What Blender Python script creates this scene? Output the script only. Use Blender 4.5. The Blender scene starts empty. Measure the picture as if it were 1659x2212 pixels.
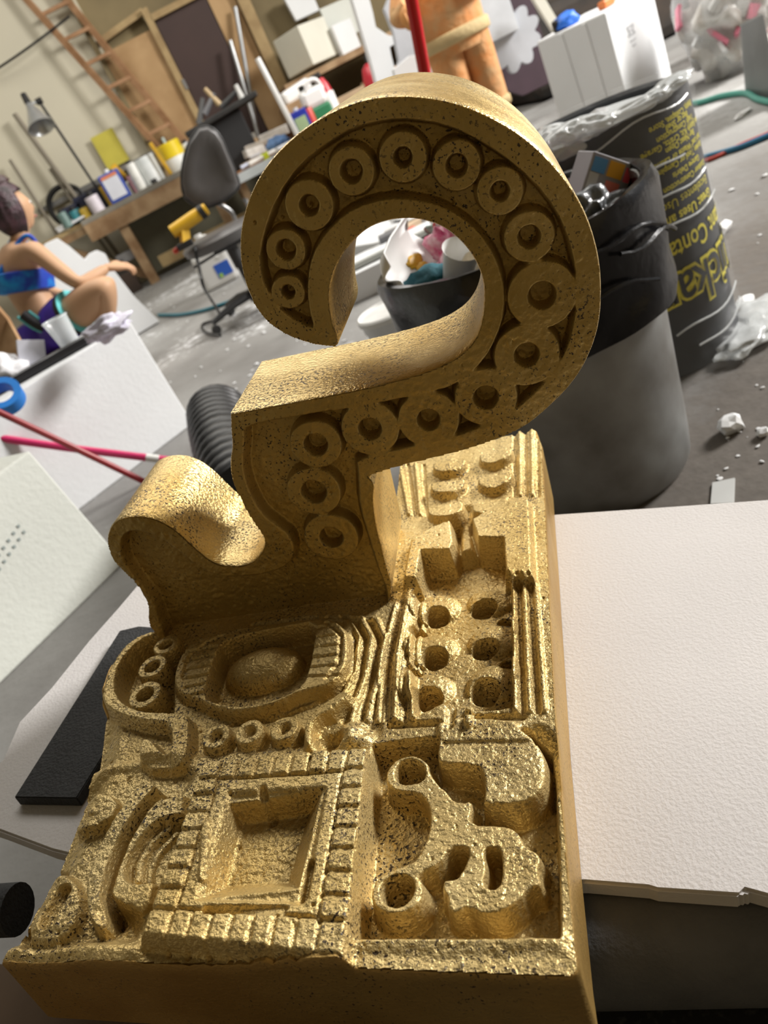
import bpy, bmesh, math, random
import numpy as np
from mathutils import Vector, Matrix, Euler
random.seed(7); RNG = np.random.default_rng(11)
sc = bpy.context.scene
COL = sc.collection

# ------------------------------------------------------------------ camera
IW, IH, FPX, CAMH = 1659., 2212., 1660., .80
_c = np.array([IW/2, IH/2])
_nd = np.array([2320-_c[0], 4000-_c[1], FPX]); _nd /= np.linalg.norm(_nd)
_Y = np.array([0, 0, 1.])-_nd[2]*_nd; _Y /= np.linalg.norm(_Y)
RC = np.stack([np.cross(_Y, -_nd), _Y, -_nd])          # camera axes (x right, y down, z ahead) -> room axes
O = np.array([0, 0, CAMH])
cam = bpy.data.cameras.new('camera'); camo = bpy.data.objects.new('camera', cam); COL.objects.link(camo)
cam.sensor_fit = 'VERTICAL'; cam.sensor_height = 36.; cam.lens = FPX/IH*36.
cam.clip_start = .02; cam.clip_end = 200
_m = Matrix.Identity(4)
for _i in range(3):
    _m[_i][0] = RC[_i][0]; _m[_i][1] = -RC[_i][1]; _m[_i][2] = -RC[_i][2]; _m[_i][3] = O[_i]
camo.matrix_world = _m
cam.dof.use_dof = True; cam.dof.focus_distance = .60; cam.dof.aperture_fstop = 8.5
sc.camera = camo

# ------------------------------------------------------------------ light
sc.view_settings.view_transform = 'Standard'; sc.view_settings.look = 'None'
sc.view_settings.gamma = 1.0; sc.view_settings.use_curve_mapping = False
sc.view_settings.exposure = 0.02
w = bpy.data.worlds.new('hall_air'); sc.world = w; w.use_nodes = True
w.node_tree.nodes['Background'].inputs[0].default_value = (.90, .95, 1.0, 1)
w.node_tree.nodes['Background'].inputs[1].default_value = .30
def area(name, loc, target, sx, sy, power, col):
    l = bpy.data.lights.new(name, 'AREA'); l.shape = 'RECTANGLE'; l.size = sx; l.size_y = sy
    l.energy = power; l.color = col
    o = bpy.data.objects.new(name, l); COL.objects.link(o); o.location = loc
    o.rotation_euler = (Vector(target)-Vector(loc)).to_track_quat('-Z', 'Y').to_euler()
    return o
area('open_roller_door', (8.5, 3.3, 3.9), (-.2, .7, .3), 2.6, 1.8, 1480, (1.0, .97, .93))
area('ceiling_tubes', (.6, 5.4, 4.6), (.4, 5.0, 0), 6.0, 3.0, 270, (1.0, .96, .88))

# ------------------------------------------------------------------ pixel rays (used to take measures only)
def ray(px, py): return RC@np.array([(px-_c[0])/FPX, (py-_c[1])/FPX, 1.])
def G(px, py, h=0.):
    d = ray(px, py); return O+d*((h-CAMH)/d[2])
def D(px, py, t): return O+t*ray(px, py)
def YP(px, py, y):
    d = ray(px, py); return O+d*(y/d[1])

# ------------------------------------------------------------------ materials
MATS = {}
def mat(name, col, rough=.6, metal=0., var=.12, vs=6., bump=0., bs=60., col2=None, trans=0., spec=.5, alpha=1., coat=0., lo=.35, hi=.65, sheen=0.):
    if name in MATS: return MATS[name]
    m = bpy.data.materials.new(name); m.use_nodes = True; nt = m.node_tree; N = nt.nodes; L = nt.links
    b = N['Principled BSDF']
    b.inputs['Roughness'].default_value = rough; b.inputs['Metallic'].default_value = metal
    b.inputs['Specular IOR Level'].default_value = spec
    b.inputs['Transmission Weight'].default_value = trans; b.inputs['Alpha'].default_value = alpha
    b.inputs['Coat Weight'].default_value = coat
    tc = N.new('ShaderNodeTexCoord'); n = N.new('ShaderNodeTexNoise'); n.inputs['Scale'].default_value = vs
    n.inputs['Detail'].default_value = 6; L.new(tc.outputs['Object'], n.inputs['Vector'])
    r = N.new('ShaderNodeValToRGB'); L.new(n.outputs['Fac'], r.inputs[0])
    a = col2 if col2 else tuple(c*(1-var) for c in col)
    r.color_ramp.elements[0].position = lo; r.color_ramp.elements[1].position = hi
    r.color_ramp.elements[0].color = (*a, 1); r.color_ramp.elements[1].color = (*col, 1)
    L.new(r.outputs[0], b.inputs['Base Color'])
    if bump:
        n2 = N.new('ShaderNodeTexNoise'); n2.inputs['Scale'].default_value = bs; n2.inputs['Detail'].default_value = 4
        L.new(tc.outputs['Object'], n2.inputs['Vector'])
        bp = N.new('ShaderNodeBump'); bp.inputs['Strength'].default_value = bump; bp.inputs['Distance'].default_value = .01
        L.new(n2.outputs['Fac'], bp.inputs['Height']); L.new(bp.outputs[0], b.inputs['Normal'])
    MATS[name] = m; return m

def gold_mat(name, c1, c2, rough, lump, pit, met=.78):
    m = bpy.data.materials.new(name); m.use_nodes = True; nt = m.node_tree; N = nt.nodes; L = nt.links
    b = N['Principled BSDF']
    tc = N.new('ShaderNodeTexCoord'); C = tc.outputs['Object']
    def noise(s, d=4, rgh=.55):
        n = N.new('ShaderNodeTexNoise'); n.inputs['Scale'].default_value = s; n.inputs['Detail'].default_value = d
        n.inputs['Roughness'].default_value = rgh; L.new(C, n.inputs['Vector']); return n.outputs['Fac']
    r = N.new('ShaderNodeValToRGB'); L.new(noise(9.), r.inputs[0])
    r.color_ramp.elements[0].position = .35; r.color_ramp.elements[1].position = .66
    r.color_ramp.elements[0].color = (*c1, 1); r.color_ramp.elements[1].color = (*c2, 1)
    # open pores of the cut foam, left unpainted and dark
    pn = N.new('ShaderNodeMapRange'); L.new(noise(430., 2, .5), pn.inputs[0])
    pn.inputs[1].default_value = pit; pn.inputs[2].default_value = pit+.045
    pn2 = N.new('ShaderNodeMapRange'); L.new(noise(14., 3), pn2.inputs[0]); pn2.inputs[1].default_value = .40; pn2.inputs[2].default_value = .60
    mul = N.new('ShaderNodeMath'); mul.operation = 'MULTIPLY'; L.new(pn.outputs[0], mul.inputs[0]); L.new(pn2.outputs[0], mul.inputs[1])
    mx = N.new('ShaderNodeMix'); mx.data_type = 'RGBA'; L.new(mul.outputs[0], mx.inputs[0])
    L.new(r.outputs[0], mx.inputs[6]); mx.inputs[7].default_value = (.035, .018, .006, 1)
    L.new(mx.outputs[2], b.inputs['Base Color'])
    mt = N.new('ShaderNodeMapRange'); L.new(mul.outputs[0], mt.inputs[0]); mt.inputs[3].default_value = met; mt.inputs[4].default_value = .0
    L.new(mt.outputs[0], b.inputs['Metallic'])
    rr = N.new('ShaderNodeMapRange'); L.new(noise(30., 3), rr.inputs[0]); rr.inputs[3].default_value = rough-.10; rr.inputs[4].default_value = rough+.12
    L.new(rr.outputs[0], b.inputs['Roughness'])
    vo = noise(430., 1, .5)
    ad = N.new('ShaderNodeMath'); ad.operation = 'MULTIPLY_ADD'; L.new(noise(260., 3, .6), ad.inputs[0]); ad.inputs[1].default_value = 1.6; L.new(vo, ad.inputs[2])
    sb = N.new('ShaderNodeMath'); sb.operation = 'SUBTRACT'; L.new(ad.outputs[0], sb.inputs[0]); L.new(mul.outputs[0], sb.inputs[1])
    bp = N.new('ShaderNodeBump'); bp.inputs['Strength'].default_value = lump; bp.inputs['Distance'].default_value = .0016
    L.new(sb.outputs[0], bp.inputs['Height']); L.new(bp.outputs[0], b.inputs['Normal'])
    MATS[name] = m; return m

# ------------------------------------------------------------------ objects
def tag(o, label=None, cat=None, group=None, kind=None):
    if label: o['label'] = label
    if cat: o['category'] = cat
    if group: o['group'] = group
    if kind: o['kind'] = kind
    return o
def empty(name, loc=(0, 0, 0), rz=0., label=None, cat=None, group=None, matrix=None):
    o = bpy.data.objects.new(name, None); COL.objects.link(o); o.empty_display_size = .05
    if matrix is not None: o.matrix_world = matrix
    else: o.location = loc; o.rotation_euler = (0, 0, rz)
    return tag(o, label, cat, group)
def link(name, me, m=None, parent=None, smooth=False):
    o = bpy.data.objects.new(name, me); COL.objects.link(o)
    if m is not None:
        me.materials.clear()
        me.materials.append(m)
    if parent is not None: o.parent = parent
    if smooth:
        me.polygons.foreach_set('use_smooth', [True]*len(me.polygons))
    return o
def pyd(name, v, f, m=None, parent=None, smooth=False):
    me = bpy.data.meshes.new(name); me.from_pydata([tuple(map(float, p)) for p in v], [], [tuple(map(int, q)) for q in f]); me.update()
    return link(name, me, m, parent, smooth)
def bmo(name, bm, m=None, parent=None, smooth=False):
    me = bpy.data.meshes.new(name); bm.normal_update(); bm.to_mesh(me); bm.free()
    return link(name, me, m, parent, smooth)
def auto_smooth(o, ang=40):
    me = o.data; me.polygons.foreach_set('use_smooth', [True]*len(me.polygons))
    bm = bmesh.new(); bm.from_mesh(me)
    for e in bm.edges:
        if len(e.link_faces) == 2 and e.calc_face_angle(0) > math.radians(ang): e.smooth = False
    bm.to_mesh(me); bm.free(); return o
def box(name, c, s, m=None, parent=None, rot=(0, 0, 0), bev=.0, seg=2, jitter=0.):
    bm = bmesh.new(); bmesh.ops.create_cube(bm, size=1)
    bmesh.ops.scale(bm, vec=s, verts=bm.verts)
    if jitter:
        for v in bm.verts: v.co += Vector([random.uniform(-jitter, jitter) for _ in range(3)])
    if bev: bmesh.ops.bevel(bm, geom=list(bm.edges), offset=bev, segments=seg, profile=.5, affect='EDGES')
    bm.transform(Matrix.Translation(c)@Euler(rot).to_matrix().to_4x4())
    return bmo(name, bm, m, parent)
def hexa(name, P, m=None, parent=None, bev=0.):
    """box from 8 corners: four of the lower face in turn, then the four above them"""
    bm = bmesh.new(); vs = [bm.verts.new(tuple(map(float, p))) for p in P]
    for f in ((3, 2, 1, 0), (4, 5, 6, 7), (0, 1, 5, 4), (1, 2, 6, 5), (2, 3, 7, 6), (3, 0, 4, 7)): bm.faces.new([vs[i] for i in f])
    bmesh.ops.recalc_face_normals(bm, faces=bm.faces)
    if bev: bmesh.ops.bevel(bm, geom=list(bm.edges), offset=bev, segments=2, profile=.5, affect='EDGES')
    return bmo(name, bm, m, parent)
def basis(d):
    d = Vector(d).normalized(); a = Vector((0, 0, 1)) if abs(d.z) < .9 else Vector((1, 0, 0))
    x = d.cross(a).normalized(); return x, d.cross(x).normalized(), d
def tube(name, pts, r, m=None, parent=None, n=10, cap=True, sub=0):
    """swept round bar through pts; r one radius or one per point"""
    pts = [Vector(p) for p in pts]
    if sub:
        q = []; k = len(pts)
        rr = r if hasattr(r, '__len__') else [r]*k; rq = []
        for i in range(k-1):
            p0, p1, p2, p3 = pts[max(i-1, 0)], pts[i], pts[i+1], pts[min(i+2, k-1)]
            for j in range(sub):
                t = j/sub
                q.append(.5*((2*p1)+(p2-p0)*t+(2*p0-5*p1+4*p2-p3)*t*t+(3*p1-p0-3*p2+p3)*t**3)); rq.append(rr[i]*(1-t)+rr[i+1]*t)
        q.append(pts[-1]); rq.append(rr[-1]); pts = q; r = rq
    R_ = r if hasattr(r, '__len__') else [r]*len(pts)
    v = []; f = []; x, y, _ = basis(pts[1]-pts[0])
    for i, p in enumerate(pts):
        d = (pts[min(i+1, len(pts)-1)]-pts[max(i-1, 0)]).normalized()
        x = (x-d*x.dot(d)).normalized(); y = d.cross(x)
        for j in range(n):
            a = 2*math.pi*j/n; v.append(p+(x*math.cos(a)+y*math.sin(a))*R_[i])
    for i in range(len(pts)-1):
        for j in range(n): f.append((i*n+j, i*n+(j+1) % n, (i+1)*n+(j+1) % n, (i+1)*n+j))
    if cap: f.append(tuple(range(n))[::-1]); f.append(tuple((len(pts)-1)*n+j for j in range(n)))
    o = pyd(name, v, f, m, parent); return auto_smooth(o, 50)
def lathe(name, prof, m=None, parent=None, n=32, loc=(0, 0, 0), axis=(0, 0, 1), ang=40, wob=None, open_=False):
    """profile of (radius, height) turned round an axis"""
    x, y, d = basis(axis); loc = Vector(loc); v = []; f = []
    for i, (r, h) in enumerate(prof):
        for j in range(n):
            a = 2*math.pi*j/n; k = wob(a, i) if wob else 1.
            v.append(loc+(x*math.cos(a)+y*math.sin(a))*(r*k)+d*h)
    for i in range(len(prof)-1):
        for j in range(n): f.append((i*n+(j+1) % n, i*n+j, (i+1)*n+j, (i+1)*n+(j+1) % n))
    if not open_:
        if prof[0][0] > 1e-5: f.append(tuple(range(n)))
        if prof[-1][0] > 1e-5: f.append(tuple((len(prof)-1)*n+j for j in range(n))[::-1])
    me = bpy.data.meshes.new(name); me.from_pydata([tuple(p) for p in v], [], f); me.update()
    bm = bmesh.new(); bm.from_mesh(me); bmesh.ops.remove_doubles(bm, verts=bm.verts, dist=1e-6); bmesh.ops.recalc_face_normals(bm, faces=bm.faces); bm.to_mesh(me); bm.free()
    return auto_smooth(link(name, me, m, parent), ang)
def prism(name, poly, ext, m=None, parent=None, bev=0.):
    """flat outline of 3D points given a thickness"""
    bm = bmesh.new(); a = [bm.verts.new(tuple(map(float, p))) for p in poly]; b = [bm.verts.new(tuple(float(x) for x in np.array(p)+np.array(ext))) for p in poly]; n = len(a)
    bm.faces.new(a); bm.faces.new(b[::-1])
    for i in range(n): bm.faces.new((a[i], b[i], b[(i+1) % n], a[(i+1) % n]))
    bmesh.ops.recalc_face_normals(bm, faces=bm.faces)
    if bev: bmesh.ops.bevel(bm, geom=[e for e in bm.edges if len(e.link_faces) == 2 and e.calc_face_angle(0) > .6], offset=bev, segments=2, affect='EDGES')
    return bmo(name, bm, m, parent)
def lump(name, c, s, m, parent=None, seed=0, amp=.25, sub=3, rot=(0, 0, 0), freq=2.2, flat=False):
    """irregular rounded or crumpled lump"""
    from mathutils import noise as mn
    bm = bmesh.new(); bmesh.ops.create_icosphere(bm, subdivisions=sub, radius=1)
    for v in bm.verts:
        k = mn.noise(v.co*freq+Vector((seed*3.1, seed*1.7, seed)))
        if flat: k = round(k*3)/3.
        v.co *= 1+amp*k
    bm.transform(Matrix.Translation(c)@Euler(rot).to_matrix().to_4x4()@Matrix.Diagonal((*s, 1)))
    return bmo(name, bm, m, parent, smooth=not flat)
def origin_to(o, p):
    """move the object's origin without moving its mesh"""
    p = Vector(p); o.data.transform(Matrix.Translation(-p)); o.location = p; return o
def text_mesh(s, size, bold=0., spacing=1.):
    c = bpy.data.curves.new('lettering', 'FONT'); c.body = s; c.size = size; c.offset = bold; c.space_character = spacing
    c.resolution_u = 3; c.align_x = 'CENTER'
    o = bpy.data.objects.new('lettering', c); COL.objects.link(o)
    dg = bpy.context.evaluated_depsgraph_get(); me = bpy.data.meshes.new_from_object(o.evaluated_get(dg))
    bpy.data.objects.remove(o); bpy.data.curves.remove(c)
    return me

# ------------------------------------------------------------------ the carved piece: its own frame (u across, v along, w up)
_d1 = RC@np.array([195, -1080, FPX]); _d2 = RC@np.array([-4830, 494, FPX])
bn = np.cross(_d1, _d2); bn *= np.sign(bn[2]); bn /= np.linalg.norm(bn)
bv = _d1-(_d1@bn)*bn; bv /= np.linalg.norm(bv); bu = np.cross(bv, bn)
BH = .45; OB = O-BH*bn; BM = np.stack([bu, bv, bn])
def frame(u, v, wz):
    """matrix of the tilted pile with its origin at (u, v, w)"""
    p = OB+BM.T@np.array([u, v, wz]); m = Matrix.Identity(4)
    for i in range(3):
        m[i][0] = bu[i]; m[i][1] = bv[i]; m[i][2] = bn[i]; m[i][3] = p[i]
    return m
def bplane(px, py, wz=0.):
    d = BM@ray(px, py); t = (wz-BH)/d[2]; return (d*t)[:2]
def fplane(px, py, v0):
    d = BM@ray(px, py); t = v0/d[1]; q = d*t; return np.array([q[0], q[2]+BH])

ZK = dict(E=(160, 1260, .42194), P=(0, 1600, .51838), S=(700, 1560, .36166), K=(750, 900, .34364), A=(480, 130, .50633), Q=(200, 860, .42194), X=(0, 0, 1.))
def zpx(k, pts):
    ox, oy, s = ZK[k]; return [(ox+x*s, oy+y*s) for x, y in pts]
def sstep(x): x = np.clip(x, 0, 1); return x*x*(3-2*x)
def sdf(poly, U, V):
    """signed distance to a closed outline, negative inside"""
    p = np.asarray(poly); q = np.roll(p, -1, 0); d2 = np.full(U.shape, 1e9); ins = np.zeros(U.shape, bool)
    for (ax, ay), (bx, by) in zip(p, q):
        ex, ey = bx-ax, by-ay; wx, wy = U-ax, V-ay
        t = np.clip((wx*ex+wy*ey)/(ex*ex+ey*ey+1e-15), 0, 1)
        d2 = np.minimum(d2, (wx-t*ex)**2+(wy-t*ey)**2)
        if abs(ey) > 1e-12:
            c = ((ay > V) != (by > V)) & (U < (bx-ax)*(V-ay)/ey+ax); ins ^= c
    d = np.sqrt(d2); return np.where(ins, -d, d)
def smooth_poly(p, it=2):
    p = np.asarray(p, float)
    for _ in range(it):
        q = np.roll(p, -1, 0); p = np.stack([.75*p+.25*q, .25*p+.75*q], 1).reshape(-1, 2)
    return p
def vnoise(shape, cell, size):
    """smooth value noise on a grid, lumps of the given size"""
    n0, n1 = int(shape[0]*cell/size)+4, int(shape[1]*cell/size)+4
    g = RNG.normal(size=(n0, n1)); a = np.arange(shape[0])*cell/size; b = np.arange(shape[1])*cell/size
    i, j = a.astype(int), b.astype(int); s, t = sstep(a-i)[:, None], sstep(b-j)[None]
    I, J = i[:, None], j[None]
    return g[I, J]*(1-s)*(1-t)+g[I+1, J]*s*(1-t)+g[I, J+1]*(1-s)*t+g[I+1, J+1]*s*t
class Relief:
    """carved height over a flat field; every motif keeps a number so that it becomes a part of its own"""
    def __init__(s, u0, u1, v0, v1, cell):
        s.cell = cell; s.u = np.arange(u0, u1+cell, cell); s.v = np.arange(v0, v1+cell, cell)
        s.U, s.V = np.meshgrid(s.u, s.v); s.h = np.zeros(s.U.shape); s.lab = np.zeros(s.U.shape, int); s.names = {0: 'carved_field'}
    def win(s, p, pad):
        a0, b0 = p.min(0)-pad; a1, b1 = p.max(0)+pad
        i = slice(max(0, np.searchsorted(s.v, b0)), np.searchsorted(s.v, b1)); j = slice(max(0, np.searchsorted(s.u, a0)), np.searchsorted(s.u, a1))
        return i, j
    def name(s, nm):
        k = len(s.names); s.names[k] = nm; return k
    def poly(s, p, level=None, add=None, e=.002, part=None, rnd=2, up=False, down=False):
        p = smooth_poly(p, rnd) if rnd else np.asarray(p, float); i, j = s.win(p, e*2+.002)
        if i.stop <= i.start or j.stop <= j.start: return
        d = sdf(p, s.U[i, j], s.V[i, j]); m = sstep((e-d)/(2*e)); h = s.h[i, j]
        t = level if level is not None else h+add
        if up: t = np.maximum(t, h)
        if down: t = np.minimum(t, h)
        s.h[i, j] = h*(1-m)+t*m
        if part is not None: s.lab[i, j][d < e] = part if isinstance(part, int) else s.name(part)
        return d
    def ell(s, c, rx, ry, ang=0., level=None, add=None, e=.002, part=None, dome=None, **k):
        a = np.linspace(0, 2*np.pi, 40, endpoint=False); x, y = rx*np.cos(a), ry*np.sin(a); ca, sa = math.cos(ang), math.sin(ang)
        p = np.stack([c[0]+x*ca-y*sa, c[1]+x*sa+y*ca], 1)
        if dome is None: return s.poly(p, level, add, e, part, rnd=0, **k)
        i, j = s.win(p, .003); X, Y = s.U[i, j]-c[0], s.V[i, j]-c[1]; X, Y = (X*ca+Y*sa)/rx, (-X*sa+Y*ca)/ry
        q = X*X+Y*Y; s.h[i, j] = np.where(q < 1, s.h[i, j]+dome*np.sqrt(np.clip(1-q, 0, 1)), s.h[i, j])
        if part: s.lab[i, j][q < 1] = s.name(part)
    def line(s, p, wd, add, e=None, part=None):
        p = np.asarray(p, float); i, j = s.win(p, wd*2+.002); U, V = s.U[i, j], s.V[i, j]; d2 = np.full(U.shape, 1e9)
        for (ax, ay), (bx, by) in zip(p[:-1], p[1:]):
            ex, ey = bx-ax, by-ay; t = np.clip(((U-ax)*ex+(V-ay)*ey)/(ex*ex+ey*ey+1e-15), 0, 1); d2 = np.minimum(d2, (U-ax-t*ex)**2+(V-ay-t*ey)**2)
        d = np.sqrt(d2); e = e or wd*.5; m = sstep((wd*.5+e*.5-d)/e); s.h[i, j] += add*m
        if part: s.lab[i, j][d < wd*.5] = s.name(part)
    def at(s, p):
        p = np.asarray(p); j = np.clip(np.round((p[:, 0]-s.u[0])/s.cell).astype(int), 0, len(s.u)-1); i = np.clip(np.round((p[:, 1]-s.v[0])/s.cell).astype(int), 0, len(s.v)-1)
        return s.h[i, j]
    def build(s, outline, to3, parent, m, inset=.0006):
        inside = sdf(outline, s.U, s.V) < -inset; gv, gu = np.gradient(s.h, s.cell)
        nn = np.stack([-gu, -gv, np.ones_like(gu)], -1); nn /= np.linalg.norm(nn, axis=-1, keepdims=True)
        P = to3(s.U, s.V, s.h); Q = to3(nn[..., 0], nn[..., 1], nn[..., 2])-to3(0*gu, 0*gu, 0*gu)
        r, c = s.U.shape; idx = np.arange(r*c).reshape(r, c)
        cell_in = inside[:-1, :-1] & inside[1:, :-1] & inside[:-1, 1:] & inside[1:, 1:]
        F = np.stack([idx[:-1, :-1], idx[:-1, 1:], idx[1:, 1:], idx[1:, :-1]], -1); Lb = s.lab[:-1, :-1]
        P = P.reshape(-1, 3); Q = Q.reshape(-1, 3); out = []
        for k, nm in s.names.items():
            f = F[cell_in & (Lb == k)]
            if len(f) < 4: continue
            used, inv = np.unique(f, return_inverse=True); f = inv.reshape(-1, 4)
            me = bpy.data.meshes.new(nm); me.vertices.add(len(used)); me.vertices.foreach_set('co', P[used].astype(np.float32).ravel())
            me.loops.add(f.size); me.loops.foreach_set('vertex_index', f.astype(np.int32).ravel())
            me.polygons.add(len(f)); me.polygons.foreach_set('loop_start', np.arange(0, f.size, 4, dtype=np.int32)); me.polygons.foreach_set('use_smooth', np.ones(len(f), bool))
            me.update(calc_edges=True); me.validate()
            me.normals_split_custom_set_from_vertices(Q[used].tolist())
            out.append(link(nm, me, m, parent))
        return out
def resample(p, step):
    p = np.asarray(p); q = np.vstack([p, p[:1]]); d = np.r_[0, np.cumsum(np.linalg.norm(np.diff(q, axis=0), axis=1))]
    n = int(d[-1]/step); t = np.linspace(0, d[-1], n, endpoint=False)
    return np.stack([np.interp(t, d, q[:, 0]), np.interp(t, d, q[:, 1])], 1)
def ccw(p):
    p = np.asarray(p, float); q = np.roll(p, -1, 0); return p if (p[:, 0]*q[:, 1]-q[:, 0]*p[:, 1]).sum() > 0 else p[::-1]
def rim(name, rel, outline, to3, parent, m, bottom, flare=0., back=None, sharp=False, inset=.0035):
    """side wall of a carved slab, from its carved edge down to 'bottom' (a number or a function of the outline)"""
    p = ccw(resample(outline, .004)); t = np.roll(p, -1, 0)-np.roll(p, 1, 0); t /= np.linalg.norm(t, axis=1, keepdims=True); nr = np.stack([t[:, 1], -t[:, 0]], 1)
    h = rel.at(p-nr*inset); bo = bottom(p) if callable(bottom) else np.full(len(p), bottom); n = len(p)
    rows = [to3(*(p-nr*.003).T, h-.0012), to3(*(p-nr*.0008).T, h-.0012), to3(*p.T, h-.0028)]
    for k in range(1, 9):
        a = k/8; rows.append(to3(*(p+nr*flare*a).T, (h-.0028)*(1-a)+bo*a))
    v = np.concatenate(rows); f = []
    for r in range(len(rows)-1):
        for j in range(n): f.append((r*n+j, (r+1)*n+j, (r+1)*n+(j+1) % n, r*n+(j+1) % n))
    f.append(tuple((len(rows)-1)*n+j for j in range(n))[::-1])
    return auto_smooth(pyd(name, v, f, m, parent), 55)

gold = gold_mat('gold_leaf_paint', (.52, .36, .12), (.68, .52, .235), .42, .60, .575, met=.58)
gold_side = gold_mat('gold_spray_thin', (.42, .25, .07), (.55, .36, .12), .46, .22, .63)
SO = np.array([-.20, .50, -.078])
sculpt = empty('gold_sculpture', matrix=frame(*SO), label='gold painted carved foam relief with big curled scroll standing on it', cat='sculpture')

# ---- base relief
R1 = Relief(-.48, .01, .19, .89, .0010)
def bz(k, pts, wz=0.): return np.array([bplane(x, y, wz) for x, y in zpx(k, pts)])
base_out = np.array([bplane(*p) for p in [(-8, 2070), (300, 2082), (740, 2092), (1235, 2112), (1252, 2098), (1239, 2000), (1218, 1760), (1198, 1500), (1180, 1120), (1171, 960)]]
                    + [(-.012, .875), (-.185, .875), (-.185, .715), (-.425, .700), (-.437, .585)] + [bplane(*p) for p in [(322, 1374), (252, 1425), (212, 1540), (198, 1640), (165, 1722), (112, 1850), (60, 1945)]])
UU, VV = R1.U, R1.V
R1.h[:] = 0.
# the left flank falls away, cheek of the carving
dl = sdf(base_out, UU, VV)
left = sstep((-UU-.33)/.07); R1.h -= left*.009*sstep((.024+dl)/.024)
def split_u(v): return np.interp(v, [.23, .41, .575, .70], [-.170, -.168, -.160, -.165])
# eye zone: slightly lower field
R1.poly(np.array([(-.470, .412), (-.168, .408), (-.160, .60), (-.47, .60)]), add=-.006, e=.006, rnd=0)
# brow band with hook
R1.poly(bz('E', [(430, 262), (300, 315), (215, 420), (165, 540), (150, 640), (240, 706), (400, 742), (508, 746), (508, 888), (472, 893), (440, 850), (400, 812), (345, 835), (345, 965), (560, 965), (608, 880), (612, 735), (598, 690), (370, 682), (270, 640), (226, 560), (250, 430), (350, 318), (450, 285)]), level=.008, part='brow_band', e=.0025, rnd=1)
R1.poly(bz('E', [(450, 290), (350, 322), (255, 432), (232, 560), (275, 636), (372, 676), (480, 684), (492, 560), (490, 470), (540, 340), (560, 285)]), level=-.018, e=.003, rnd=1)
# bead rings beside the eye
for (x, y, a, b) in ((470, 312, 66, 48), (400, 425, 72, 62), (362, 568, 78, 70)):
    c = bz('E', [(x, y)], .004)[0]; rx = a*.42194*.00053; ry = rx*1.05
    R1.ell(c, rx, ry, level=.004, part='bead_ring'); R1.ell(c, rx*.42, ry*.42, level=-.016, e=.0015)
# eye: lids and socket
lid = bz('E', [(500, 480), (545, 345), (640, 275), (780, 245), (960, 205), (1230, 172), (1345, 180), (1408, 255), (1400, 420), (1330, 515), (1150, 560), (1020, 622), (860, 660), (720, 645), (640, 600), (520, 560)], .006)
R1.poly(lid, level=.006, e=.003, part='eye_lid')
sock = bz('E', [(775, 300), (900, 262), (1080, 226), (1235, 196), (1222, 300), (1195, 430), (1168, 520), (1080, 572), (930, 620), (770, 618), (660, 582), (700, 440), (745, 330)], .006)
R1.poly(sock, level=-.019, e=.0022, part='eye_socket', rnd=1)
c = bz('E', [(985, 470)], -.02)[0]
R1.ell(c, .040, .027, .10, add=None, dome=.022, part='eyeball')
# lid stripes
for k in range(6):
    y = 300+k*46
    R1.line(bz('E', [(565, y+50), (725-k*9, y+22)], .006), .0032, -.0022)
    R1.line(bz('E', [(1245-k*10, 225+k*50), (1372-k*4, 205+k*52)], .006), .0030, -.0020)
for q in ([(560, 480), (590, 370), (680, 300), (760, 270)], [(1290, 200), (1365, 260), (1355, 400), (1290, 480)]): R1.line(bz('E', q, .006), .004, -.0022)
# ridges that follow the lid and run up between eye and column
for k in range(5):
    o = k*38
    R1.line(bz('E', [(1250+o, 150), (1390+o, 165), (1450+o*.9, 260), (1425+o*.9, 430), (1370+o, 560), (1330+o*1.1, 680)]), .0048, .0036 if k % 2 == 0 else -.0026)
R1.line(bz('E', [(900, 190), (1230, 150), (1390, 160), (1440, 260), (1420, 430), (1340, 540), (1200, 610), (1000, 680), (800, 700)]), .004, -.003)
# flower rings under the eye
for x, y in ((728, 785), (900, 765), (1076, 745)):
    c = bz('E', [(x, y)], .006)[0]; R1.ell(c, .0134, .0138, level=.007, e=.0018, part='flower_ring'); R1.ell(c, .0046, .0048, level=.001, e=.0026)
R1.poly(bz('E', [(1185, 860), (1180, 740), (1240, 670), (1330, 610), (1400, 560), (1440, 600), (1330, 680), (1262, 715), (1232, 760), (1232, 860)]), level=.007, e=.003, part='lid_scroll', rnd=1)
for x, y in ((1420, 740), (1470, 790), (1390, 800)): R1.ell(bz('E', [(x, y)])[0], .010, .010, add=.006, e=.005)
R1.poly(bz('E', [(1240, 770), (1380, 740), (1370, 850), (1250, 860)]), add=-.008, e=.004)
# square panel
PW = .014
pc = np.array([bplane(*p, PW) for p in [(437, 1640), (803, 1606), (742, 2066), (296, 2022)]])
def pq(a, b):   # bilinear on the panel: a across, b down
    return (pc[0]*(1-a)+pc[1]*a)*(1-b)+(pc[3]*(1-a)+pc[2]*a)*b
def prect(a0, b0, a1, b1): return np.array([pq(a0, b0), pq(a1, b0), pq(a1, b1), pq(a0, b1)])
R1.poly(prect(0, 0, 1, 1), level=PW, e=.0035, rnd=0, part='panel_border')
def border_block(a0, b0, a1, b1, dz): R1.poly(prect(a0, b0, a1, b1), add=dz, e=.0015, rnd=0, part='border_block')
nb = 7; fw = .135
for k in range(nb):
    a0, a1 = fw+(1-2*fw)*k/nb, fw+(1-2*fw)*(k+1)/nb
    g = .012
    border_block(a0+g, .0, a1-g, fw, random.uniform(-.0006, .0008)); border_block(a0+g, 1-fw, a1-g, 1.0, random.uniform(-.0006, .0008))
    border_block(0, a0+g, fw, a1-g, random.uniform(-.0006, .0008)); border_block(1-fw, a0+g, 1, a1-g, random.uniform(-.0006, .0008))
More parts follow.
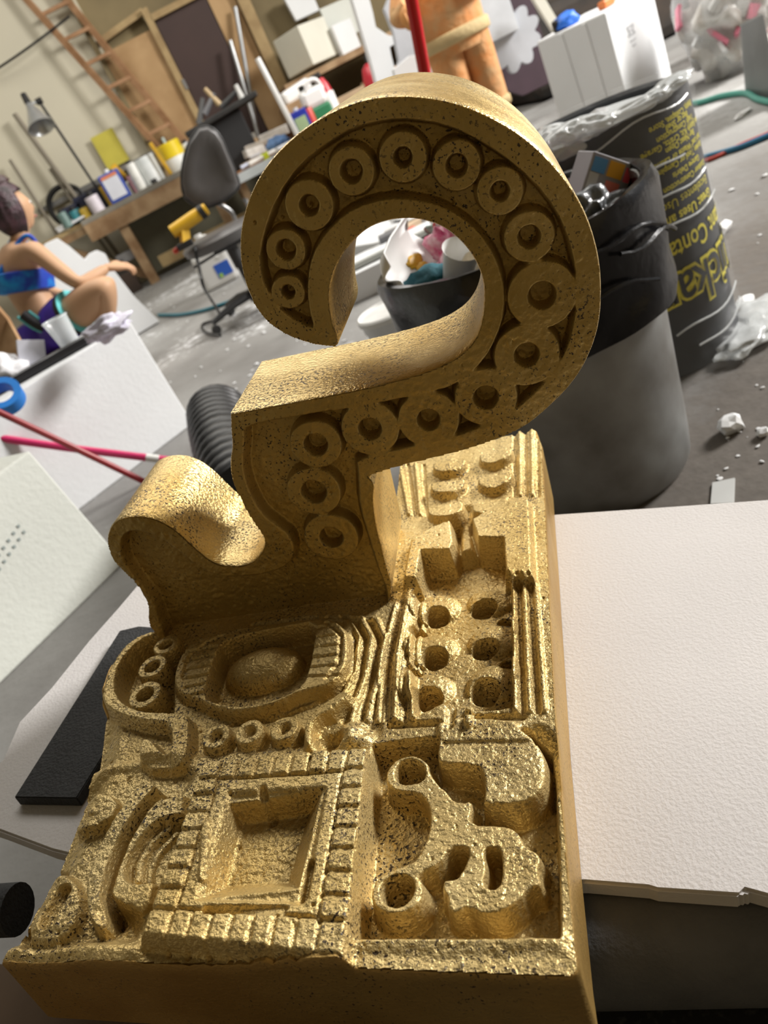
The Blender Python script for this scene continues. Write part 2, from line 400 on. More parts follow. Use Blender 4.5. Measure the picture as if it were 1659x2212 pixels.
for k in range(nb+1):
    a = fw+(1-2*fw)*k/nb
    for q in ((pq(a, -.02), pq(a, fw)), (pq(a, 1-fw), pq(a, 1.02)), (pq(-.02, a), pq(fw, a)), (pq(1-fw, a), pq(1.02, a))): R1.line(q, .0030, -.0022)
for f_ in (fw+.012,):
    q = prect(f_, f_, 1-f_, 1-f_); R1.line(np.vstack([q, q[:1]]), .0028, -.0032)
R1.poly(prect(fw+.02, fw+.02, 1-fw-.02, 1-fw-.02), level=PW-.001, e=.0015, rnd=0, part='panel_step')
q = prect(.235, .235, .775, .80); R1.poly(q, add=-.004, e=.003, rnd=0)
# sunk square with a wide sloping left wall
i, j = R1.win(prect(.2, .2, .85, .85), .01)
ins = np.array([bplane(*p, PW) for p in zpx('P', [(945, 245), (1345, 190), (1245, 610), (828, 655)])])
flo = np.array([bplane(*p, -.008) for p in zpx('P', [(1010, 345), (1290, 305), (1205, 595), (950, 610)])])
kk = R1.name('sunk_square')
for t in np.linspace(0, 1, 14): R1.poly(ins*(1-t)+flo*t, level=PW-.003-t*.020, e=.0016, rnd=0, part=kk)
R1.line(bz('P', [(1090, 200), (1095, 260)], PW), .006, -.005); R1.line(bz('P', [(1290, 500), (1260, 640)], PW), .006, -.005)
R1.line(bz('P', [(880, 380), (870, 600)], PW-.01), .006, .003); R1.line(bz('P', [(850, 700), (1180, 690)], PW), .005, -.004)
# motifs left of the panel
i, j = R1.win(bz('P', [(0, 130), (900, 900)]), .03); _f = sdf(smooth_poly(bz('P', [(330, 110), (840, 80), (700, 300), (560, 820), (0, 860), (100, 700)]), 1), R1.U[i, j], R1.V[i, j]); _p = sdf(prect(0, 0, 1, 1), R1.U[i, j], R1.V[i, j]); R1.h[i, j] -= .006*sstep((.006-_f)/.012)*sstep((_p-.003)/.004)
R1.poly(bz('P', [(602, 180), (682, 205), (648, 265), (585, 340), (520, 455), (475, 570), (445, 665), (458, 765), (405, 800), (372, 745), (366, 620), (400, 500), (460, 380), (530, 270)], .006), level=.012, e=.0022, part='curved_bar', rnd=1)
R1.poly(bz('P', [(800, 235), (720, 235), (632, 268), (560, 345), (500, 455), (462, 560), (455, 640), (490, 692), (620, 725), (660, 560)], .004), level=.007, e=.0022, part='ear_arch', rnd=1)
R1.poly(bz('P', [(790, 320), (735, 322), (655, 345), (585, 420), (535, 500), (522, 570), (560, 602), (690, 585), (740, 450)], .004), level=-.006, e=.0025, rnd=1)
R1.line(bz('P', [(700, 360), (620, 430), (575, 510), (572, 580)], 0), .006, .006); R1.line(bz('P', [(730, 380), (660, 450), (620, 520), (612, 585)], 0), .005, .004)
R1.line(bz('P', [(672, 222), (605, 300), (528, 430), (482, 545), (452, 650), (470, 735)], .004), .0050, -.012, e=.0035)
hk = bz('P', [(335, 345), (400, 330), (450, 305), (462, 275), (440, 250), (405, 243), (378, 258), (385, 282), (412, 285)], .003)
R1.line(hk, .0125, .0095, e=.004, part='hook_scroll')
R1.poly(bz('P', [(215, 535), (290, 550), (338, 620), (332, 735), (255, 825), (110, 830), (75, 800), (170, 640)], .003), add=.008, e=.003, part='tongue', rnd=1)
R1.line(bz('P', [(255, 628), (192, 740)], .003), .011, -.008, e=.004)
R1.line(bz('P', [(85, 770), (100, 825)], 0), .008, -.006); R1.line(bz('P', [(195, 525), (240, 540)], 0), .008, -.006)
R1.poly(bz('P', [(455, 700), (590, 735), (560, 840), (400, 830)], 0), add=-.006, e=.006)
R1.line(bz('P', [(0, 870), (560, 880)], 0), .012, .004, e=.012)
# ---- right half: sunk field with the scroll motif
R1.poly(bz('S', [(296, 140), (480, 110), (670, 96), (800, 60), (1230, 40), (1345, 150), (1375, 420), (1392, 800), (1400, 1285), (190, 1292), (215, 1000), (255, 600)]), level=-.021, e=.0022, rnd=0)
R1.poly(bz('S', [(676, -20), (680, 120), (665, 215), (690, 268), (912, 272), (946, 320), (950, 420), (935, 506), (1130, 510), (1250, 482), (1330, 400), (1346, 250), (1310, 150), (1240, 75), (1195, 45), (1100, -20)], .002), level=.004, e=.0028, part='fist_block', rnd=1)
R1.poly(bz('S', [(1195, 45), (1240, 75), (1310, 150), (1346, 250), (1330, 400), (1400, 420), (1385, 120), (1290, 20)]), add=-.008, e=.006)
R1.poly(bz('S', [(352, 320), (400, 235), (480, 196), (570, 200), (640, 250), (640, 300), (700, 380), (745, 412), (785, 470), (862, 474), (880, 445), (898, 520), (880, 606), (1070, 610), (1130, 622), (1182, 665), (1212, 740), (1292, 772), (1312, 830), (1290, 890), (1322, 990), (1230, 1012), (1180, 1082), (1060, 1160), (930, 1166), (862, 1122), (820, 1150), (762, 1160), (722, 1110), (732, 1060), (690, 1010), (702, 940), (762, 932), (800, 922), (856, 800), (850, 762), (760, 768), (700, 868), (572, 920), (600, 955), (606, 1040), (560, 1122), (450, 1166), (350, 1160), (282, 1102), (264, 1020), (310, 930), (400, 872), (520, 832), (562, 790), (610, 680), (626, 570), (610, 490), (560, 436), (430, 430), (372, 384)], .0), level=.001, e=.0026, part='scroll_motif', rnd=1)
R1.poly(bz('S', [(430, 300), (452, 250), (520, 232), (590, 262), (606, 320), (572, 366), (480, 370), (434, 342)]), level=-.018, e=.0018)
R1.poly(bz('S', [(345, 1000), (372, 950), (450, 920), (525, 935), (535, 1010), (490, 1085), (420, 1105), (355, 1070)]), level=-.018, e=.0018)
R1.poly(bz('S', [(960, 772), (1010, 756), (1056, 772), (1056, 960), (1020, 1000), (958, 985), (984, 880)]), level=-.020, e=.0018)
R1.line(bz('S', [(190, 1310), (1400, 1310)]), .010, .003, e=.010)
# ---- column above it
R1.poly(bz('K', [(462, 842), (640, 830), (700, 640), (775, 640), (800, 770), (975, 770), (990, 900), (1032, 1090), (1036, 1822), (950, 1832), (770, 1842), (600, 1792), (432, 1872), (402, 1500)]), level=-.014, e=.0022, rnd=0)
# step blocks with their dark notches
R1.poly(bz('K', [(455, 780), (700, 640), (780, 640), (1000, 700), (1012, 1040), (480, 1060)]), level=-.026, e=.006, rnd=0)
R1.poly(bz('K', [(690, 560), (770, 560), (800, 800), (690, 830)]), level=-.008, e=.006, rnd=0)
R1.poly(bz('K', [(395, 770), (520, 690), (655, 640), (675, 780), (650, 835), (470, 842), (440, 1010), (345, 1010)], .010), level=.010, e=.003, part='step_block', rnd=0)
R1.poly(bz('K', [(775, 650), (990, 530), (1148, 520), (1160, 760), (1168, 1005), (990, 1010), (975, 770), (812, 768)], .010), level=.012, e=.003, part='step_block', rnd=0)
for x, y, a, b in ((575, 1290, .0100, .0095), (560, 1550, .0105, .0095), (525, 1812, .0105, .0095), (868, 1240, .0115, .008), (878, 1495, .0115, .008), (878, 1765, .0115, .0105)):
    c = bz('K', [(x, y-60)], -.010)[0]
    R1.ell((c[0]+(.006 if x > 700 else -.004), c[1]+.006), .024, .021, dome=.0085, part='scale')
    c = bz('K', [(x, y)], -.016)[0]; R1.ell(c, a, b, level=-.026, e=.002)
for x, y in ((990, 1312), (1008, 1575), (456, 1392), (432, 1655), (462, 1172)): R1.ell(bz('K', [(x, y)], -.015)[0], .0058, .0062, level=-.024, e=.0016)
# crescents at the far end
for x, y in ((640, 310), (630, 440), (618, 590), (935, 250), (930, 400), (900, 570)):
    c = bz('K', [(x, y)], .008)[0]; a = np.linspace(math.pi*1.02, math.pi*2.02, 14); 
    p = np.vstack([np.stack([c[0]+.0205*np.cos(a), c[1]+.004+.019*np.sin(a)], 1), [(c[0]+.0205, c[1]+.012), (c[0]-.0205, c[1]+.012)]])
    R1.poly(np.array(p), level=.010, e=.002, part='crescent', rnd=0)
R1.poly(np.array([(-.115, .70), (-.06, .70), (-.06, .875), (-.115, .875)]), add=-.002, e=.006, rnd=0)
# long ridges on both borders
for k, (x0, x1) in enumerate(((1050, 1046), (1085, 1100), (1118, 1150), (1160, 1190), (1195, 1245))):
    R1.line(bz('K', [(x0, 60), (x0+6, 500)]), .0040, .0032 if k % 2 else -.003)
    R1.line(bz('K', [(1042+k*36, 1040), (1050+k*42, 1500), (1060+k*46, 1850)]), .0040, .0032 if k % 2 == 0 else -.003)
for k in range(5): R1.line(bz('K', [(300+k*42, 1150), (215+k*52, 1500), (185+k*58, 1900)]), .0040, .0034 if k % 2 == 0 else -.0026)
for k in range(4): R1.line(bz('K', [(330+k*50, 300), (390+k*36, 620)]), .0040, .0034 if k % 2 == 0 else -.0026)
R1.line(bz('K', [(270, 1935), (570, 1925)]), .006, -.005); R1.line(bz('K', [(760, 1890), (1100, 1885)]), .006, -.004); R1.line(bz('K', [(650, 1800), (648, 1960)]), .007, -.004); R1.line(bz('K', [(770, 1850), (772, 1960)]), .006, .005)
R1.line(bz('K', [(620, 2075), (1180, 2065)]), .005, -.002)
# handwork: beads of the foam, chips, waviness
nz = vnoise(UU.shape, R1.cell, .0032)*.00022+vnoise(UU.shape, R1.cell, .0018)*.00016+vnoise(UU.shape, R1.cell, .022)*.0004
R1.h += nz
pit = vnoise(UU.shape, R1.cell, .0026); R1.h -= np.clip(pit-1.75, 0, 1)*.0020
def to_base(u, v, h): return np.stack([np.asarray(u)-SO[0]+0*h, np.asarray(v)-SO[1]+0*h, np.asarray(h)-SO[2]+0*u], -1)
_z0 = -SO
def to_base(u, v, h): return np.stack([u, v, h], -1)-SO
R1.build(base_out, to_base, sculpt, gold)
rim('slab_side', R1, base_out, to_base, sculpt, gold_side, -.078, flare=.002)

# ---- the standing scroll
FV = .582
def fz(k, pts): return np.array([fplane(x, y, FV) for x, y in zpx(k, pts)])
outA = fz('A', [(32, 1512), (300, 1460), (600, 1402), (850, 1340), (1000, 1275), (1080, 1195), (1112, 1100), (1120, 975), (1100, 895), (1060, 820), (1000, 755), (930, 708), (850, 682), (770, 675), (690, 688), (620, 718), (560, 770), (500, 845), (462, 940), (456, 1030), (470, 1120), (497, 1185), (488, 1228), (380, 1218), (250, 1168), (150, 1080), (92, 950), (70, 800), (90, 650), (150, 500), (250, 370), (400, 252), (560, 176), (700, 150), (850, 152), (1000, 180), (1150, 240), (1300, 332), (1430, 460), (1530, 600), (1592, 760), (1620, 920), (1616, 1100), (1580, 1232), (1520, 1352), (1420, 1462), (1290, 1570), (1100, 1650), (900, 1702), (720, 1742), (625, 1778)])
outQ = fz('Q', [(1448, 440), (1436, 520), (1450, 640), (1480, 760), (1515, 900), (1535, 965), (1520, 1062)])
outB = np.array([(fplane(853, 1296, FV)[0], -.012), (fplane(330, 1372, FV)[0], -.012)])
outL = fz('Q', [(322, 1212), (280, 1150), (288, 1065), (240, 970), (170, 900), (100, 830), (70, 745), (80, 672), (120, 625), (200, 602), (290, 606), (370, 640), (440, 690), (520, 765), (590, 828), (650, 858), (740, 864), (810, 850), (860, 800), (884, 740), (862, 690), (828, 645), (790, 585), (760, 520), (715, 440), (700, 330), (714, 250), (704, 165)])
scroll_out = np.vstack([outA, outQ, outB, outL])
def soften(p, keep=.75):
    q = np.roll(p, -1, 0); r = np.roll(p, 1, 0); e1 = p-r; e2 = q-p
    c = (e1*e2).sum(1)/(np.linalg.norm(e1, axis=1)*np.linalg.norm(e2, axis=1)+1e-12); o = []
    for i in range(len(p)):
        if c[i] < .45: o += [p[i]]
        else: o += [.75*p[i]+.25*r[i], .75*p[i]+.25*q[i]]
    return np.array(o)
scroll_out = soften(soften(scroll_out))
u0, w0 = scroll_out.min(0)-.006; u1, w1 = scroll_out.max(0)+.006
R2 = Relief(u0, u1, w0, w1, .0010)
rec = fz('A', [(385, 1142), (270, 1085), (192, 980), (162, 870), (182, 740), (242, 580), (332, 452), (450, 360), (560, 292), (700, 260), (800, 256), (950, 280), (1100, 350), (1250, 452), (1380, 582), (1460, 722), (1500, 880), (1510, 1000), (1500, 1100), (1470, 1230), (1400, 1342), (1300, 1442), (1200, 1520), (1050, 1580), (900, 1622), (750, 1652), (598, 1692),
                (560, 1720), (300, 1750), (110, 1600), (104, 1566), (300, 1530), (550, 1490), (770, 1446), (900, 1420), (1000, 1388), (1090, 1318), (1150, 1238), (1200, 1120), (1214, 1000), (1190, 880), (1140, 780), (1060, 690), (950, 620), (820, 586), (700, 580), (560, 622), (470, 692), (402, 780), (366, 870), (356, 1000), (372, 1100)])
DEP = -.0140
R2.poly(rec, level=DEP, e=.0015, rnd=1)
R2.poly(fz('Q', [(152, 735), (170, 700), (220, 682), (320, 705), (420, 775), (520, 860), (620, 918), (750, 926), (900, 906), (1010, 862), (1045, 790), (1020, 710), (950, 650), (880, 600), (830, 520), (792, 430), (776, 330), (785, 230), (780, 158), (1000, 110), (1290, 60), (1345, 330), (1352, 400), (1358, 560), (1402, 700), (1462, 900), (1505, 1000), (1510, 1180), (392, 1260), (372, 1180), (345, 1120), (328, 1060), (280, 990), (220, 920), (162, 830)]), level=DEP, e=.0024, rnd=1)
# rings in the channel
fsz = lambda p, r: r
for k, x, y, a, b in (('A', 280, 990, 72, 25), ('A', 270, 810, 86, 38), ('A', 370, 620, 106, 38), ('A', 550, 475, 102, 44), ('A', 770, 415, 106, 37), ('A', 1000, 450, 106, 43), ('A', 1185, 560, 102, 37), ('A', 1310, 755, 108, 44), ('A', 1365, 1005, 142, 54), ('A', 1300, 1260, 132, 47), ('A', 1125, 1440, 124, 47), ('A', 880, 1535, 120, 42), ('A', 630, 1575, 114, 43), ('Q', 1142, 240, 122, 53), ('Q', 1132, 482, 124, 56), ('Q', 1222, 716, 122, 50)):
    c, e1, e2 = fz(k, [(x, y), (x+a, y), (x, y+a)]); r = .5*(np.linalg.norm(e1-c)+np.linalg.norm(e2-c)); f_ = b/a
    R2.ell(c, r*1.06, r*1.06, level=-.0003, e=.0013, part='ring'); R2.ell(c, r*f_, r*f_, level=DEP, e=.0012)
R2.h += vnoise(R2.U.shape, R2.cell, .004)*.00022+vnoise(R2.U.shape, R2.cell, .002)*.00012+vnoise(R2.U.shape, R2.cell, .03)*.0006
R2.h -= np.clip(vnoise(R2.U.shape, R2.cell, .0035)-1.9, 0, 1)*.0022
R2.names[0] = 'scroll_face'
def to_scroll(u, wz, h): return np.stack([u, FV-h, wz], -1)-SO
def thick(p): return -(.120+.12*sstep((p[:, 1]-.24)/.16))
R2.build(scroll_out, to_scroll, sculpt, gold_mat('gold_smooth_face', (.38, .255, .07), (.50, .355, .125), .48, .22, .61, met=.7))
# walls of the scroll go straight back from the face
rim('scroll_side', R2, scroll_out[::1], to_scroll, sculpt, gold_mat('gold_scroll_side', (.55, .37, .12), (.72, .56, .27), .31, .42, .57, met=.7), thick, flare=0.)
# ------------------------------------------------------------------ the hall
wall_cream = mat('wall_cream_paint', (.60, .56, .44), .8, var=.10, vs=.8, bump=.05, bs=30)
wall_dim = mat('wall_olive_boards', (.22, .17, .085), .8, var=.35, vs=1.5, bump=.1, bs=20)
concrete = mat('concrete_dusty', (.31, .305, .295), .75, vs=1.1, col2=(.15, .142, .133), bump=.25, bs=26, lo=.30, hi=.60)
ceil_m = mat('ceiling_dark_decking', (.10, .095, .085), .9, var=.3, vs=.5)
def struct(o): o['kind'] = 'structure'; return o
def floor_material():
    """worn concrete: grey screed, darker damp patches to the right, white foam dust"""
    m = concrete; N = m.node_tree.nodes; L = m.node_tree.links; b = N['Principled BSDF']; ramp = [x for x in N if x.type == 'VALTORGB'][0]
    tc = [x for x in N if x.type == 'TEX_COORD'][0]
    n = N.new('ShaderNodeTexNoise'); n.inputs['Scale'].default_value = 13.; n.inputs['Detail'].default_value = 9; n.inputs['Roughness'].default_value = .72; L.new(tc.outputs['Object'], n.inputs['Vector'])
    n2 = N.new('ShaderNodeTexNoise'); n2.inputs['Scale'].default_value = 1.0; L.new(tc.outputs['Object'], n2.inputs['Vector'])
    ad = N.new('ShaderNodeMath'); ad.operation = 'ADD'; L.new(n.outputs['Fac'], ad.inputs[0]); L.new(n2.outputs['Fac'], ad.inputs[1])
    mr = N.new('ShaderNodeMapRange'); L.new(ad.outputs[0], mr.inputs[0]); mr.inputs[1].default_value = 1.10; mr.inputs[2].default_value = 1.22
    sx0 = N.new('ShaderNodeSeparateXYZ'); L.new(tc.outputs['Object'], sx0.inputs[0])
    dx = N.new('ShaderNodeMapRange'); L.new(sx0.outputs['X'], dx.inputs[0]); dx.inputs[1].default_value = -.3; dx.inputs[2].default_value = .5; dx.inputs[3].default_value = 1.; dx.inputs[4].default_value = .22
    dm = N.new('ShaderNodeMath'); dm.operation = 'MULTIPLY'; L.new(mr.outputs[0], dm.inputs[0]); L.new(dx.outputs[0], dm.inputs[1])
    mx = N.new('ShaderNodeMix'); mx.data_type = 'RGBA'; L.new(dm.outputs[0], mx.inputs[0]); L.new(ramp.outputs[0], mx.inputs[6]); mx.inputs[7].default_value = (.74, .75, .77, 1)
    # damp, trodden brown concrete close to the work place, where the dust is swept away
    sx = N.new('ShaderNodeSeparateXYZ'); L.new(tc.outputs['Object'], sx.inputs[0])
    ma = N.new('ShaderNodeMath'); ma.operation = 'MULTIPLY_ADD'; L.new(n2.outputs['Fac'], ma.inputs[0]); ma.inputs[1].default_value = -1.2
    xy = N.new('ShaderNodeMath'); xy.operation = 'MULTIPLY_ADD'; L.new(sx.outputs['X'], xy.inputs[0]); xy.inputs[1].default_value = -.8; L.new(sx.outputs['Y'], xy.inputs[2]); L.new(xy.outputs[0], ma.inputs[2])
    mb_ = N.new('ShaderNodeMath'); mb_.operation = 'MULTIPLY_ADD'; L.new(n.outputs['Fac'], mb_.inputs[0]); mb_.inputs[1].default_value = -1.0; L.new(ma.outputs[0], mb_.inputs[2])
    mq = N.new('ShaderNodeMapRange'); L.new(mb_.outputs[0], mq.inputs[0]); mq.inputs[1].default_value = -3.45; mq.inputs[2].default_value = -2.85
    dk = N.new('ShaderNodeMix'); dk.data_type = 'RGBA'; L.new(n.outputs['Fac'], dk.inputs[0]); dk.inputs[6].default_value = (.045, .037, .030, 1); dk.inputs[7].default_value = (.20, .175, .15, 1)
    my = N.new('ShaderNodeMix'); my.data_type = 'RGBA'; L.new(mq.outputs[0], my.inputs[0]); L.new(dk.outputs[2], my.inputs[6]); L.new(mx.outputs[2], my.inputs[7])
    L.new(my.outputs[2], b.inputs['Base Color'])
floor_material()
_f = struct(box('floor', (0, 0, -.05), (20, 18, .1), concrete)); _f.location = (1, 4, 0)
struct(box('wall_back', (-3.7, 9.72, 2.4), (6.6, .2, 4.8), wall_cream))
struct(box('wall_back', (5.3, 9.75, 2.4), (11.4, .2, 4.8), wall_dim))
struct(box('wall_left', (-7.1, 4, 2.4), (.2, 15, 4.8), wall_cream))
struct(box('wall_front', (1, -3.1, 2.4), (16, .2, 4.8), wall_dim))
struct(box('ceiling', (1, 3.3, 4.9), (20, 13.2, .2), ceil_m))
struct(box('wall_right', (9.1, 7.2, 2.4), (.2, 5.2, 4.8), wall_dim)); struct(box('wall_right', (9.1, -1.4, 2.4), (.2, 3.4, 4.8), wall_dim)); struct(box('wall_right', (9.1, 2.45, 4.4), (.2, 4.3, .8), wall_dim))  # near right wall piece added out of view, to cut light on the sculpture's front

# ------------------------------------------------------------------ pile under the carving
foam_w = mat('foam_sheet_white', (.60, .578, .57), .75, var=.06, vs=5, bump=.14, bs=330)
black_foam = mat('charcoal_foam', (.030, .031, .033), .7, var=.3, vs=30, bump=.3, bs=300, spec=.3)
wood = mat('pine_wood', (.46, .29, .15), .65, vs=7, col2=(.28, .15, .065), bump=.1, bs=50)
wood2 = mat('bench_wood', (.40, .27, .15), .7, vs=6, col2=(.23, .13, .06), bump=.15, bs=40)
ply = mat('plywood', (.42, .27, .13), .7, vs=3, col2=(.29, .17, .07), bump=.05, bs=40)
def TB(u, v, wz): return OB+BM.T@np.array([u, v, wz])
bx_ = [bplane(*p, -.0785) for p in [(300, 1258), (255, 1312), (190, 1385), (110, 1485), (40, 1560), (5, 1640), (-40, 1690), (-60, 1775), (0, 1795), (110, 1836)]]
sheet = [TB(*p, -.0785) for p in [(-.30, .80), (-.574, .80)]+[tuple(q) for q in bx_[1:]]+[(-.40, .36), (-.2, .335), tuple(bplane(1265, 1905, -.0785)), tuple(bplane(1400, 1916, -.0785)), tuple(bplane(1420, 1922, -.0785)), tuple(bplane(1600, 1934, -.0785)), tuple(bplane(1612, 1922, -.0785)), tuple(bplane(1659, 1935, -.0785)), (.35, .30), (.52, .31), (.52, .70), (.34, .735), tuple(bplane(1659, 1078, -.0785)), tuple(bplane(1420, 1095, -.0785)), tuple(bplane(1200, 1110, -.0785)), (-.1, .80)]]
o = prism('foam_sheet', sheet, -bn*.016, foam_w, bev=.002); origin_to(o, TB(0, .5, -.094)); tag(o, 'wide white foam sheet with torn edge lying under the gold sculpture', 'foam sheet')
o = tube('foam_roll', [TB(x, .322, -.1415) for x in (-.36, 0, .3, .62)], .047, mat('grey_foam', (.11, .11, .115), .65, var=.25, vs=30, bump=.15, bs=300), n=40); origin_to(o, TB(.1, .336, -.188)); tag(o, 'thick charcoal foam roll under the near edge of the white sheet', 'foam roll')
o = tube('foam_roll', [TB(x, .70, -.1415) for x in (-.5, 0, .3, .50)], .047, black_foam, n=24); origin_to(o, TB(.1, .70, -.188)); tag(o, 'charcoal foam roll under the far edge of the white sheet', 'foam roll')
speck = mat('black_speckled_board', (.05, .05, .05), .6, vs=160, col2=(.012, .012, .013), lo=.55, hi=.72)
o = prism('foam_slab', [TB(*p, -.189) for p in [(-.30, -.05), (.70, -.05), (.70, .80), (-.30, .80)]], -bn*.03, speck, bev=.003); origin_to(o, TB(.2, .35, -.219)); tag(o, 'flat black speckled foam slab below the charcoal rolls', 'foam slab')
o = prism('black_board', [TB(*p, -.0655) for p in [tuple(bplane(30, 1722, -.0655)), tuple(bplane(165, 1724, -.0655)), (-.478, .49), (-.452, .57), (-.468, .668), tuple(bplane(300, 1352, -.0655)), tuple(bplane(258, 1362, -.0655)), tuple(bplane(190, 1470, -.0655))]], -bn*.0125, black_foam, bev=.001); origin_to(o, TB(-.53, .55, -.078)); tag(o, 'thin black foam board tucked beside the left edge of the gold sculpture', 'foam board')
o = prism('plywood_board', [TB(*p, -.222) for p in [(-.80, -.02), (-.31, -.02), (-.31, .345), (-.80, .375)]], -bn*.018, mat('dark_stained_board', (.16, .10, .055), .7, vs=7, col2=(.10, .06, .03)), bev=.001); origin_to(o, TB(-.55, .15, -.24)); tag(o, 'brown wooden board below the front left corner of the gold sculpture', 'board')
o = hexa('foam_prop', [(*TB(a, b, 0)[:2], 0.) for a, b in ((-.46, .46), (-.2, .46), (-.2, .62), (-.46, .62))]+[TB(a, b, -.0955) for a, b in ((-.46, .46), (-.2, .46), (-.2, .62), (-.46, .62))], foam_w); origin_to(o, (*TB(-.33, .55, 0)[:2], 0)); tag(o, 'white foam block propping up the sheet under the gold sculpture', 'foam block')
o = tube('foam_roll', [TB(-.80, .345, -.10), TB(-.52, .345, -.10)], .022, black_foam, n=20); origin_to(o, TB(-.6, .345, -.122)); tag(o, 'thin black foam roll poking out at the front left of the sculpture', 'foam roll')

# ------------------------------------------------------------------ trash can
zinc = mat('galvanised_metal', (.36, .37, .37), .42, metal=.55, vs=7, col2=(.16, .15, .135), bump=.1, bs=14, lo=.3, hi=.7)
liner = mat('black_bag_plastic', (.006, .006, .007), .24, var=.3, bump=.25, bs=22, spec=.3)
CX, CY = .407, 1.309
can = empty('trash_can', (CX, CY, 0), label='grey metal trash can with black bag liner folded over its rim', cat='trash can')
lathe('can_body', [(.0, .004), (.180, .0), (.187, .012), (.192, .05), (.215, .40), (.222, .505), (.216, .505), (.185, .03), (0, .03)], zinc, can, n=56)
def lw(a, i): return 1+.010*math.sin(7*a+i*.7)+.008*math.sin(13*a+i*1.9)+(.008*math.sin(5*a+1.3)*max(0, i-3)/5)
lathe('can_liner', [(.16, .36), (.195, .42), (.212, .49), (.222, .514), (.236, .516), (.242, .50), (.240, .46), (.240, .42), (.236, .385), (.238, .36), (.240, .345), (.237, .325)], liner, can, n=72, wob=lw, open_=True, ang=60)
for k, (a, z0) in enumerate(((-1.25, .47), (-1.0, .44), (-1.5, .41))):
    tube('liner_fold', [(.250*math.cos(a+t), .250*math.sin(a+t), z0-.05*t+.008*math.sin(9*t)) for t in np.linspace(-.3, .45, 9)], .0035, liner, can, n=6)
# what is in it
white_pl = mat('white_plastic', (.80, .80, .79), .35, var=.05, spec=.5)
yellow_p = mat('yellow_paint', (.75, .42, .02), .45, var=.1)
jug_c = D(912, 545, 1.30)
jt = empty('cut_plastic_jug', tuple(jug_c), label='cut white plastic jug splashed with yellow paint in the trash can', cat='jug')
ax = D(962, 492, 1.33)-D(880, 605, 1.24); ax /= np.linalg.norm(ax); x_, y_, d_ = basis(ax)
pv = []; pf = []; nn_ = 40; hh = [-.075, -.06, -.02, .03, .07, .085]
toC = Vector(O-jug_c); toC = (toC-d_*toC.dot(d_)).normalized(); sd = d_.cross(toC)
for i, h_ in enumerate(hh):
    r_ = (.026, .040, .046, .048, .049, .049)[i]
    for j in range(nn_):
        a = -math.pi*.50+1.0*math.pi*j/(nn_-1); cut = .018*math.cos(3*a)*(1 if i in (0, 5) else 0)
        pv.append((-toC*math.cos(a)+sd*math.sin(a))*r_*(1.2 if i else 1)+d_*(h_+cut))
for i in range(len(hh)-1):
    for j in range(nn_-1): pf.append((i*nn_+j, i*nn_+j+1, (i+1)*nn_+j+1, (i+1)*nn_+j))
from mathutils.bvhtree import BVHTree
jbvh = BVHTree.FromPolygons([tuple(p) for p in pv], pf)
o = pyd('jug_shell', pv, pf, white_pl, jt, True); sm = o.modifiers.new('wall', 'SOLIDIFY'); sm.thickness = .003
for k, (px, py, a, b, t) in enumerate(((896, 566, .020, .013, 0), (912, 576, .016, .009, 0), (945, 515, .003, .012, 0), (925, 536, .003, .003, 0), (936, 550, .003, .005, 0), (938, 494, .003, .004, 0))):
    hit, nor, _i, _d = jbvh.ray_cast(Vector(O-jug_c), Vector(ray(px, py)).normalized())
    if hit is None: continue
    s__ = lump('paint_splash', (0, 0, 0), (a, b, .0016), yellow_p, jt, seed=k, amp=.5, sub=3); toc = Vector(O-jug_c)-hit
    if nor.dot(toc) < 0: nor = -nor
    s__.location = hit+nor*.002; s__.rotation_euler = nor.to_track_quat('Z', 'Y').to_euler()
pink = mat('pink_wrap', (.72, .06, .22), .25, var=.5, vs=60, col2=(.85, .55, .62), bump=.4, bs=80)
o = lump('plastic_wrap', (0, 0, 0), (.045, .04, .060), pink, seed=3, amp=.9, sub=4, freq=3.0, rot=(0, .5, 0)); o.location = D(998, 535, 1.37); tag(o, 'crumpled pink plastic wrap in the trash can', 'plastic wrap')
teal = mat('teal_rag_cloth', (.01, .12, .16), .8, var=.4, vs=30, bump=.3)
o = lump('teal_rag', (0, 0, 0), (.05, .045, .03), teal, seed=5, amp=.5); o.location = D(932, 612, 1.30); tag(o, 'dark teal rag in the trash can below the cut jug', 'rag')
o = lump('red_foil', (0, 0, 0), (.03, .03, .035), mat('red_foil', (.7, .03, .05), .3, vs=40, col2=(.4, .7, .66), bump=.3), seed=8, amp=.8, sub=4, freq=3.); o.location = D(970, 505, 1.42); tag(o, 'red and mint crumpled foil behind the pink wrap', 'foil')
o = lathe('paper_cup', [(.0, 0), (.022, 0), (.030, .075), (.032, .077), (.029, .072), (.020, .004), (0, .004)], white_pl, n=24, axis=(.3, -.5, .8)); o.location = D(985, 622, 1.28); tag(o, 'white paper cup in the trash can beside the cream roll', 'cup')
o = lathe('cardboard_roll', [(.020, 0), (.026, 0), (.026, .09), (.020, .09), (.020, 0)], mat('cream_card', (.72, .62, .45), .7), n=28, axis=(.55, .2, .6), open_=True); o.location = D(1022, 602, 1.27); tag(o, 'cream cardboard roll in the trash can under the scroll', 'roll')
pk = empty('product_box', tuple(D(1290, 405, 1.30)), label='small retail box with colourful printed panels in the trash can', cat='box')
_q = Vector(O-D(1290, 405, 1.30)).to_track_quat('-Y', 'Z').to_matrix(); pk.rotation_euler = (_q@Euler((.45, -.95, .15)).to_matrix()).to_euler()
box('carton', (0, 0, 0), (.095, .05, .085), mat('carton_grey', (.35, .34, .38), .4), pk, bev=.002)
